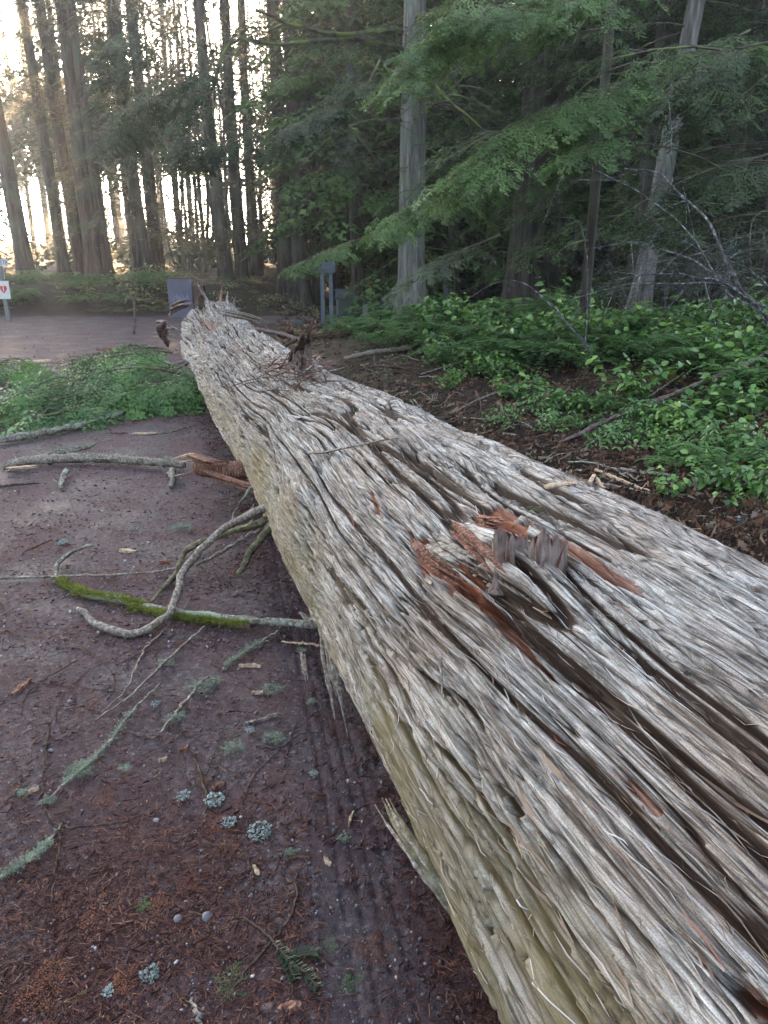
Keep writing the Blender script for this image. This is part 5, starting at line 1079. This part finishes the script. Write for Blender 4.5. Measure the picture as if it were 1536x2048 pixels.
for pts in ([(545, 1885), (580, 1920), (610, 1945), (635, 1975)], [(580, 1915), (610, 1905), (635, 1908)], [(560, 1895), (575, 1925), (590, 1960)]):
    P = spline([GG(x, y, .012) - o0 for x, y in pts], 20); m = MB(); m.tube(P, .0022, 5, .5, 1); n = 150; u = rg.random(n) * 18.9; i = u.astype(int); c = P[i] + (P[i + 1] - P[i]) * (u - i)[:, None]; T = P[i + 1] - P[i]; T /= np.linalg.norm(T, axis=1)[:, None]
    S_d = np.cross(T, [0, 0, 1]) * np.where(np.arange(n) % 2, 1, -1)[:, None] + T * .7 + np.stack([0 * u, 0 * u, rg.uniform(-.1, .7, n)], 1); S_d /= np.linalg.norm(S_d, axis=1)[:, None]
    V, Q = leafquads(c, S_d, .019, .0032, np.tile([0., .2, 1.], (n, 1))); m.add(V, Q, None, rg.random(len(V)), 0); m.mesh("twig", None, e, mats=[FIRM, W_DARK])
def chip(px, py, L, Wd, az, mat, label, P=None, h=.012):
    n = 8; t = np.linspace(-.5, .5, n); wv = Wd * (1 - (2 * t) ** 2 * .6) * (1 + .3 * vn(t * 7, px, 3)); m = MB(); V = []
    for a_, b_, c_ in zip(t, wv, .15 * L * vn(t * 4, py, 5)):
        for y, z in ((-.5, 0), (-.35, 1), (.35, 1), (.5, 0)): V.append((a_ * L + .15 * b_ * rg.normal(), y * b_ + c_ * .4, z * h * (1 + .4 * rg.normal() * .4)))
    Q = []
    for i in range(n - 1):
        for j in range(4): a = i * 4; Q.append((a + j, a + (j + 1) % 4, a + 4 + (j + 1) % 4, a + 4 + j))
    Q += [(3, 2, 1, 0), (n * 4 - 4, n * 4 - 3, n * 4 - 2, n * 4 - 1)]
    m.add(V, Q); o = m.mesh("wood_chip", mat); o.location = tuple(GG(px, py, .002) if P is None else P); o.rotation_euler = (rg.normal() * .08, rg.normal() * .08, az); tag(o, label, "wood chip"); return o
for px, py, L, Wd, az, mt, lab in ((42, 1378, .10, .026, 1.2, W_TORN, "torn orange bark flake at the left edge of the gravel"), (580, 2018, .05, .022, .1, W_TORN, "flat orange chip at the bottom edge"), (535, 2020, .03, .02, .4, W_PURP, "grey brown chip beside the orange one"), (512, 1745, .035, .012, -1, W_PALE, "pale chip below the round lichen"), (655, 1725, .03, .012, -.8, W_PALE, "small chip on the tyre track"), (702, 1640, .05, .008, 1.4, W_PALE, "thin splinter in the shade by the log"), (438, 1575, .05, .01, .6, W_TORN, "red splinter above the leafy lichens"), (515, 1388, .04, .01, 0, W_PALE, "pale chip beside the frizzy tuft"), (500, 1335, .09, .012, -.1, W_PALE, "long pale bark chip under the mossy branch"), (325, 1523, .03, .01, .8, W_PALE, "tiny pale chip in the litter's middle"), (68, 1583, .03, .008, .8, W_PALE, "tiny chip near the hooked twig"), (368, 1500, .04, .012, .8, W_TORN, "red chip left of the flattened tuft"),
    (255, 1103, .09, .04, 0, W_PALE, "pale orange chip left of the curved limbs"), (288, 868, .22, .03, .05, W_PALE, "long white splinter on the far gravel"), (235, 866, .14, .03, .1, W_TORN, "small orange splinter on the far gravel"), (340, 822, .08, .05, 1.4, W_PALE, "pale knob of wood near the boughs"), (330, 1125, .05, .03, 0, W_TORN, "small red chip below the pale orange one"), (525, 1440, .12, .014, .5, W_GREY, "slim grey stick chip above the bent twig")):
    chip(px, py, L, Wd, az, mt, lab)
for px, py, r, lab in ((415, 1838, .017, "largest grey stone in the litter"), (357, 1842, .014, "flat dark stone left of the largest"), (373, 1806, .008, "small grey stone above the flat one"), (313, 1644, .012, "pale rounded stone with a lighter top"), (402, 2036, .010, "pale stone at the bottom edge"), (140, 1405, .010, "dark stone near the upper left twigs"), (102, 1502, .009, "dark stone below the upright twig"), (365, 2025, .008, "pale small stone left of the bottom twig")):
    m = MB(); m.inst((ico_v, ico_f), rotm([rg.random()], [rg.random()], [rg.random()]) * r * np.array([1.2, 1, .7]), np.zeros((1, 3)), [.8]); o = m.mesh("stone", peb.m, smooth=True); sd_ = o.modifiers.new("s", 'SUBSURF'); sd_.render_levels = 2; sd_.levels = 0; P = GG(px, py); o.location = (P[0], P[1], P[2] + r * .35); tag(o, lab, "stone")
# --- the heap of fresh cedar boughs
def cedar_bough(pts, label, w=.45, n=26, slen=.42, rnd=.5):
    A = spline([GG(q[0], q[1], q[2] * .85) for q in pts], 24); e = empty("cedar_bough", A[0], label, "bough", "fresh cedar boughs beside the log"); A = A - A[0]
    m = MB(); m.tube(A + [0, 0, -.03], np.linspace(.016, .003, 24), 7, .5, 0, rough=.3); m.mesh("limb", W_MOSSY, e, smooth=True)
    L = np.r_[0, np.cumsum(np.linalg.norm(np.diff(A, axis=0), axis=1))]; T = np.gradient(A, axis=0); m = MB()
    for i in range(n):
        u = L[-1] * (.08 + .92 * (i + rg.random()) / n); p = np.array([np.interp(u, L, A[:, q]) for q in range(3)]); t = np.array([np.interp(u, L, T[:, q]) for q in range(3)]); az = math.atan2(t[1], t[0]) + (1 if i % 2 else -1) * R(rg.uniform(30, 75))
        sl = w * rg.uniform(.5, 1.2); tt = np.linspace(0, 1, 5); rise = rg.uniform(.05, .6); S = np.stack([p[0] + sl * tt * math.cos(az), p[1] + sl * tt * math.sin(az), p[2] + sl * (rise * tt - (rise + .45) * tt * tt)], 1)
        m.tube(S, .004 * (1.2 - tt), 4, .5, 1, cap=False)
        k_ = 4; q = rg.uniform(.15, 1, k_); B_ = np.stack([np.interp(q, tt, S[:, j]) for j in range(3)], 1)
        M = rotm(rg.normal(0, .45, k_), rg.uniform(.1, .9, k_), az + np.where(np.arange(k_) % 2, 1, -1) * rg.uniform(.1, .9, k_)) * (slen * rg.uniform(.6, 1.15, k_))[:, None, None]
        for j in range(3): m.inst(FRH[j], M[j::3], B_[j::3], np.clip(rg.normal(rnd, .3, len(M[j::3])), 0, 1), 0)
    m.mesh("foliage", None, e, mats=[C_GREEN, LIMB]); return e
for a in (([(370, 745, .35), (300, 730, .5), (220, 735, .5), (130, 760, .4), (40, 790, .25)], "longest green cedar bough reaching to the left edge"), ([(360, 760, .3), (290, 765, .35), (220, 785, .25), (150, 810, .12)], "green cedar bough in the middle of the heap"), ([(350, 775, .2), (290, 790, .2), (230, 800, .15)], "low green cedar bough nearest the log"),
          ([(300, 700, .5), (240, 705, .6), (170, 715, .55), (100, 735, .4)], "topmost green cedar bough of the heap"), ([(200, 790, .2), (130, 815, .2), (60, 830, .15), (10, 845, .08)], "green cedar bough at the heap's lower left"), ([(345, 700, .45), (300, 695, .5), (260, 690, .55)], "upright tuft of green cedar near the log's far end"), ([(120, 760, .3), (60, 790, .3), (0, 820, .15), (-50, 840, .1)], "green cedar bough cut by the left edge"),
          ([(250, 750, .3), (190, 770, .35), (120, 790, .3), (60, 800, .2)], "green cedar bough filling the heap's centre"), ([(380, 720, .4), (350, 735, .4), (300, 760, .35)], "green cedar bough pressed under the log"), ([(-60, 735, .3), (-20, 730, .35), (20, 720, .3)], "far green tuft at the left edge behind the heap")):
    cedar_bough(a[0], a[1], n=22)
o, _ = stick("dead_sapling_top", [(268, 662, .0, 1), (266, 650, .28, 1), (267, 640, .5, .9)], .03, W_MOSSY, "thin upright broken sapling with a bent top behind the heap")
b0 = G(268, 668, 0.0); b0[2] = 0; m = MB(); top = AT(268, 600, b0[1]) - b0; m.tube(spline([(0, 0, 0), top * .5 + [.02, 0, 0], top], 14), .028, 8, .5, 0, rough=.2); m.tube(spline([top, top + [-.02, 0, .03], top + [-.12, 0, .03], top + [-.22, .05, -.08]], 8), [.03, .034, .03, .028, .022, .018, .012, .006], 8); bpy.data.objects.remove(o)
o = m.mesh("broken_sapling", W_PURP, smooth=True); o.location = tuple(b0); tag(o, "thin upright broken sapling with a bent mossy top behind the heap", "sapling")
for px, py, L, lab in ((30, 727, 1.0, "long orange splinter behind the boughs at the left edge"), (15, 753, .5, "short orange splinter below the long one"), (290, 716, .6, "orange board shaped splinter behind the boughs"), (225, 700, .5, "reddish wood piece behind the topmost bough"), (395, 785, .3, "small red splinter at the log's left foot")):
    chip(px, py, L, .09, .12, W_PALE if L > .9 else W_TORN, lab, h=.04)
# --- sticks on the right bank
for pts, r, mt, lab in (([(1118, 890, .02, .6), (1180, 862, .05, 1), (1250, 832, .08, 1), (1330, 800, .12, 1.1), (1400, 770, .18, 1.1), (1470, 742, .25, 1.1), (1560, 700, .32, 1.1)], .019, W_PURP, "long purple brown fallen branch climbing the right bank"),
    ([(1175, 892, .02, .6), (1220, 872, .03, 1), (1290, 868, .04, 1), (1350, 856, .05, .9), (1450, 845, .08, .7)], .011, W_GREY, "pale curved stick below the long fallen branch"), ([(1190, 942, .02, 1), (1240, 962, .02, 1), (1300, 986, .01, .8)], .011, W_PALE, "pale tan stick behind the log's right edge"), ([(1210, 940, .02, 1), (1260, 945, .02, 1), (1340, 955, .01, .8)], .013, W_GREY, "grey bark stick beside the pale tan one"),
    ([(1115, 972, .02, 1), (1170, 968, .02, 1), (1240, 978, .01, .8), (1300, 990, .01, .5)], .012, W_GREY, "weathered stick close behind the log's edge"), ([(1380, 985, .02, .6), (1440, 968, .03, 1), (1540, 985, .03, 1)], .012, W_GREY, "grey stick at the right edge low on the bank"), ([(690, 722, .03, .7), (740, 710, .04, 1), (820, 700, .04, .9)], .038, W_GREY, "thick pale broken piece behind the log's shoulder"),
    ([(840, 750, .03, .6), (880, 738, .05, 1), (940, 720, .1, .8)], .010, W_LICH, "lichened stick at the thicket's left edge"), ([(900, 830, .02, .5), (960, 800, .03, 1), (1050, 765, .1, .9)], .010, W_GREY, "slim stick rising into the thicket"), ([(620, 690, .03, .8), (560, 670, .05, 1), (500, 658, .05, 1)], .035, W_PURP, "dark stick behind the log's far right side"), ([(500, 640, .05, 1), (470, 632, .08, 1), (440, 628, .1, .7)], .03, W_GREY, "grey stick at the log's far end"),
    ([(700, 745, .02, .6), (760, 735, .03, 1), (860, 742, .02, .6)], .014, W_DARK, "dark twig behind the log's shoulder"), ([(560, 700, .03, 1), (600, 680, .05, 1), (660, 672, .05, .6)], .025, W_DARK, "dark broken stick near the boulder"), ([(1290, 800, .02, .7), (1320, 780, .05, 1), (1370, 745, .12, .6)], .009, W_GREY, "thin stick leaning by the moss cushion"), ([(1060, 850, .0, .5), (1100, 830, .02, 1), (1160, 790, .05, .6)], .008, W_GREY, "thin stick on the bare soil before the thicket")):
    stick("fallen_branch", pts, r, mt, lab, n=44, wob=.012)
for i in range(60):
    px = rg.uniform(640, 1540); lo = np.interp(px, [640, 760, 960, 1200, 1536], [735, 790, 900, 1020, 1170]); py = rg.uniform(np.interp(px, [640, 900, 1536], [690, 720, 760]), lo - 10)
    a = rg.normal(.2, .6); L = rg.uniform(40, 150) * (py / 900); q = [(px + L * math.cos(a) * t, py + L * math.sin(a) * t * .4 + rg.normal() * 5, .015 + .03 * rg.random(), 1.1 - .6 * t) for t in (0, .35, .7, 1)]
    wh = "behind the log's shoulder" if px < 850 else "between log and thicket" if px < 1150 else "below the long fallen branch" if py > 850 else "along the thicket's edge"
    stick("soil_twig", q, rg.uniform(.003, .008), (W_DARK, W_GREY, W_LICH, W_PURP)[i % 4], "thin twig lying on the dark soil " + wh, "twig", n=16, wob=.012, sides=5, group="twigs on the soil " + wh)
for i, (px, py, L, mt) in enumerate(((1130, 945, .08, W_PALE), (1165, 958, .12, W_TORN), (1090, 938, .06, W_PALE), (1440, 1020, .10, W_TORN), (1350, 1018, .06, W_TORN), (1400, 1045, .12, W_PALE), (1170, 800, .1, W_PALE), (1310, 790, .16, W_TORN), (1020, 810, .1, W_PALE), (1140, 835, .1, W_PALE), (860, 800, .12, W_PALE), (1470, 1080, .06, W_TORN))):
    chip(px, py, L, L * .25, rg.normal() * .5, mt, "wood chip on the soil " + ["just behind the log's right edge", "red brown, left of the pale sticks", "small, leftmost behind the log", "reddish, near the grey stick", "red, below the grey stick", "pale, lowest on the right", "pale, before the thicket", "long orange one under the shrubs", "pale, in the bare patch", "at the fallen branch's lower end", "near the log's shoulder", "rusty, by the log's lower right"][i])
leafy("leafy_lichen", 1490, 1045, .05, "pale grey lichened bark low at the right edge", 120)
frond(1010, 858, .22, .3, C_GREEN, "fresh green cedar frond on the bare soil behind the log", 4); frond(1150, 830, .2, 2.6, C_GREEN, "green cedar frond beside the fallen branch's end", 4); frond(1060, 800, .2, 1.2, C_GREEN, "green cedar frond at the thicket's near edge", 4); frond(1500, 1150, .2, 2.0, C_GREEN, "green frond behind the log at the right edge", 4)
# ================================================================== signs, posts, gate
rg = np.random.default_rng(61)
def paint(name, c, rough=.6, var=.25, sc=14):
    k = NT(name, rough, .3); v = k.coord(); a = k.noise(v, sc, 4, .6); b = k.noise(v, 3, 3)
    k.col(k.mix(1.0, c, k.mix(k.math('MULTIPLY_ADD', a, .7, k.math('MULTIPLY', b, .3)), (1 - var,) * 3, (1 + var,) * 3), 'MULTIPLY')).bump(a, .2, .004); return k.m
BLUEP = paint("weathered_blue_paint", (.075, .095, .115)); WHITEP = paint("dirty_white_paint", (.55, .56, .55)); BLUEL = paint("blue_letter", (.03, .08, .25)); REDP = paint("red_heart_paint", (.45, .03, .04)); PURP = paint("purple_blue_paint", (.10, .10, .14), .7, .6, 7); BRN = paint("brown_board", (.09, .05, .04)); GREENM = paint("dark_green_metal", (.03, .055, .05), .5); CONC = paint("mossy_concrete", (.055, .065, .055), .9, .5, 8); GREYP = paint("grey_post_wood", (.17, .18, .18), .85, .4)
def text(body, size, loc, mat, parent, rx=R(90), name="lettering"):
    c = bpy.data.curves.new(name, 'FONT'); c.body = body; c.size = size; c.align_x = 'CENTER'; c.align_y = 'CENTER'; c.extrude = .003
    o = bpy.data.objects.new(name, c); COL.objects.link(o); o.parent = parent; o.location = loc; o.rotation_euler = (rx, 0, 0); c.materials.append(mat); dg = bpy.context.evaluated_depsgraph_get(); me = bpy.data.meshes.new_from_object(o.evaluated_get(dg)); q = put(name, me, parent, loc, (rx, 0, 0)); bpy.data.objects.remove(o); q.name = name; return q
def part(name, mat, parent, boxes, smooth=False):
    m = MB()
    for c, d in boxes: m.box(c, d)
    return m.mesh(name, mat, parent, smooth)
# left edge signs, on one post 19 m ahead
Y = 19.0; s = Y / (FPX * math.cos(TILT) + 0) * 1.0
b = AT(15, 640, Y); gzb = gzs(b[0], b[1]); e = empty("sign_post", (b[0], b[1], gzb), "wooden post at the left edge with a small number plate and a white heart sign", "signpost")
px2 = Y / FPX * 1.0
def zz(py): return AT(4, py, Y)[2] - gzb
part("post", GREYP, e, [((0, .06, zz(500) / 2), (.09, .07, zz(500)))])
hp = part("heart_panel", WHITEP, e, [((.03, 0, (zz(562) + zz(598)) / 2), (.28, .02, zz(562) - zz(598)))])
t = np.linspace(0, 2 * np.pi, 40, endpoint=False); hx = 16 * np.sin(t) ** 3 / 16 * .085; hz = (13 * np.cos(t) - 5 * np.cos(2 * t) - 2 * np.cos(3 * t) - np.cos(4 * t)) / 16 * .11
cz = (zz(562) + zz(598)) / 2 + .02; V = [(.03 + x, -.016, cz + z) for x, z in zip(hx, hz)] + [(.03 + x, -.008, cz + z) for x, z in zip(hx, hz)]
me = bpy.data.meshes.new("heart"); me.from_pydata(V, [], [list(range(39, -1, -1)), list(range(40, 80))] + [(i, (i + 1) % 40, 40 + (i + 1) % 40, 40 + i) for i in range(40)]); me.materials.append(REDP); put("heart", me, hp)
part("heart_line", WHITEP, hp, [((.03, -.018, cz), (.02, .006, .11))])
np_ = part("number_plate", WHITEP, e, [((.06, 0, (zz(520) + zz(531)) / 2), (.34, .02, zz(520) - zz(531) + .02))]); text("D.378", .14, (.06, -.014, (zz(520) + zz(531)) / 2), BLUEL, np_, name="number")
# painted panel behind the log's far end
Y = 20.2; b = AT(363, 620, Y); g0 = gzs(b[0], b[1]); e = empty("painted_panel_box", (b[0], b[1], g0), "purple blue painted panel box with a brown side behind the log's far end", "box")
z1 = AT(363, 558, Y)[2] - g0; wd = 46 * Y / FPX
fr = part("front_panel", PURP, e, [((0, 0, z1 / 2), (wd, .04, z1))]); part("seam", BRN, fr, [((0, -.022, z1 * .36), (wd * .98, .006, .015))])
sc_m = paint("pale_scribble", (.30, .30, .42)); m = MB()
for i in range(9):
    x = -wd * .3 + wd * .6 * (i / 8); m.tube(np.array([[x, -.026, z1 * (.42 + .1 * (i % 3))], [x + .03, -.026, z1 * (.52 + .05 * (i % 2))], [x + .05, -.026, z1 * (.45)]]), .008, 5)
m.mesh("painted_marks", sc_m, fr)
part("side_panel", BRN, e, [((wd / 2 + .16, .16, z1 * .42), (.26, .30, z1 * .84))]); part("top_board", BRN, e, [((.02, .03, z1 + .015), (wd + .06, .12, .03))])
# the pair of posts with a blue grey board
Y = 17.2; b = AT(654, 640, Y); g0 = gzs(b[0], b[1]); e = empty("board_on_posts", (b[0], b[1], g0), "blue grey board on two weathered blue posts right of the lane", "signpost")
zt = AT(654, 523, Y)[2] - g0; zb = AT(654, 546, Y)[2] - g0
for dx, hh in ((-.09, zb + .1), (.10, zt - .05)): part("post", BLUEP, e, [((dx, .05, hh / 2), (.09, .07, hh))])
bd = part("board", BLUEP, e, [((0, 0, (zt + zb) / 2), (.42, .03, zt - zb))]); part("batten", BLUEP, bd, [((0, -.02, (zt + zb) / 2 + q), (.40, .012, .012)) for q in (-.05, .06)])
# concrete block with ledge, bin lid, short posts
Y = 19.5; b = AT(722, 620, Y); g0 = gzs(b[0], b[1]); e = empty("concrete_trough", (b[0], b[1], g0), "long mossy grey concrete trough behind the ferns right of the posts", "trough")
part("body", CONC, e, [((0, .3, .26), (1.15, .7, .52))]); part("rim", CONC, e, [((0, .3, .55), (1.22, .76, .06))])
n = 220; m = MB(); m.inst(FR[0], rotm(rg.normal(0, .2, n), rg.normal(0, .2, n), rg.random(n) * 6.28) * .09, np.stack([rg.uniform(-.58, .58, n), rg.uniform(-.02, .62, n), np.full(n, .59)], 1), rg.random(n), 0); m.mesh("needle_cover", C_DEAD, e)
Y = 18.6; b = AT(731, 628, Y); o = part("short_post", GREYP, None, [((0, 0, .18), (.13, .13, .46))]); o.location = (b[0], b[1], gzs(b[0], b[1])); tag(o, "short square grey post standing in front of the concrete trough", "post")
Y = 20.8; b = AT(690, 590, Y); o = part("blue_crate", BLUEP, None, [((0, 0, .12), (.5, .4, .24)), ((0, 0, .25), (.54, .44, .03))]); o.location = (b[0], b[1], b[2] - .1); tag(o, "small blue grey crate standing above the concrete trough", "crate")
o.location = (b[0], b[1], gzs(b[0], b[1])); part("stand", GREYP, o, [((x, y, -.0 + .0), (.06, .06, .02)) for x in (-.2, .2) for y in (-.15, .15)]); 
for v in o.data.vertices: v.co.z += .45
for c in o.children:
    for v in c.data.vertices: v.co.z = v.co.z * 22 + .22
# boulder at the log's right
m = MB(); m.inst((ico_v, ico_f), rotm([.3], [.5], [.8]) * .22 * np.array([1.2, .9, .7]), np.zeros((1, 3)), [.3]); o = m.mesh("boulder", CONC, smooth=True); P = GG(598, 655); o.location = (P[0], P[1], P[2] + .06); sd_ = o.modifiers.new("s", 'SUBSURF'); sd_.levels = 0; sd_.render_levels = 2; tag(o, "dark boulder beside the soil right of the log's far end", "boulder")
# gate
Y = 21.0; b = AT(966, 600, Y); g0 = gzs(b[0], b[1]); e = empty("metal_gate", (b[0], b[1], g0), "dark green tubular metal gate with two blue tags in the shade", "gate"); W_ = 1.75; zt = AT(966, 516, Y)[2] - g0
for i in range(5):
    z = zt - i * (zt - .2) / 4.6; m = MB(); m.tube(np.array([[-W_ / 2, 0, z], [0, 0, z], [W_ / 2, 0, z]]), .022, 8); m.mesh("rail", GREENM, e, smooth=True)
for x in (-W_ / 2, 0.1, W_ / 2): m = MB(); m.tube(np.array([[x, .03, .12], [x, .03, zt / 2], [x, .03, zt]]), .026, 8); m.mesh("upright", GREENM, e, smooth=True)
for x in (.02, .17): part("blue_tag", paint("blue_tag_paint", (.16, .27, .45)), e, [((x, -.03, zt - .17), (.07, .01, .16))])
part("gate_post", GREYP, e, [((-W_ / 2 - .14, 0, zt / 2 + .05), (.14, .14, zt + .1))]); part("gate_post", GREYP, e, [((W_ / 2 + .14, 0, zt / 2 + .05), (.14, .14, zt + .1))])
# ================================================================== haze
m = bpy.data.materials.new("haze"); m.use_nodes = True; t = m.node_tree; t.nodes.remove(t.nodes["Principled BSDF"])
v = t.nodes.new("ShaderNodeVolumePrincipled"); v.inputs["Color"].default_value = (.93, .95, 1, 1); v.inputs["Density"].default_value = .0026; v.inputs["Anisotropy"].default_value = .80
t.links.new(v.outputs[0], t.nodes["Material Output"].inputs["Volume"])
b = MB(); b.box((0, 12, 14), (200, 196, 32.5), b=.01); o = b.mesh("haze", m); tag(o, "thin pale morning mist filling the wood", "haze", kind="stuff")
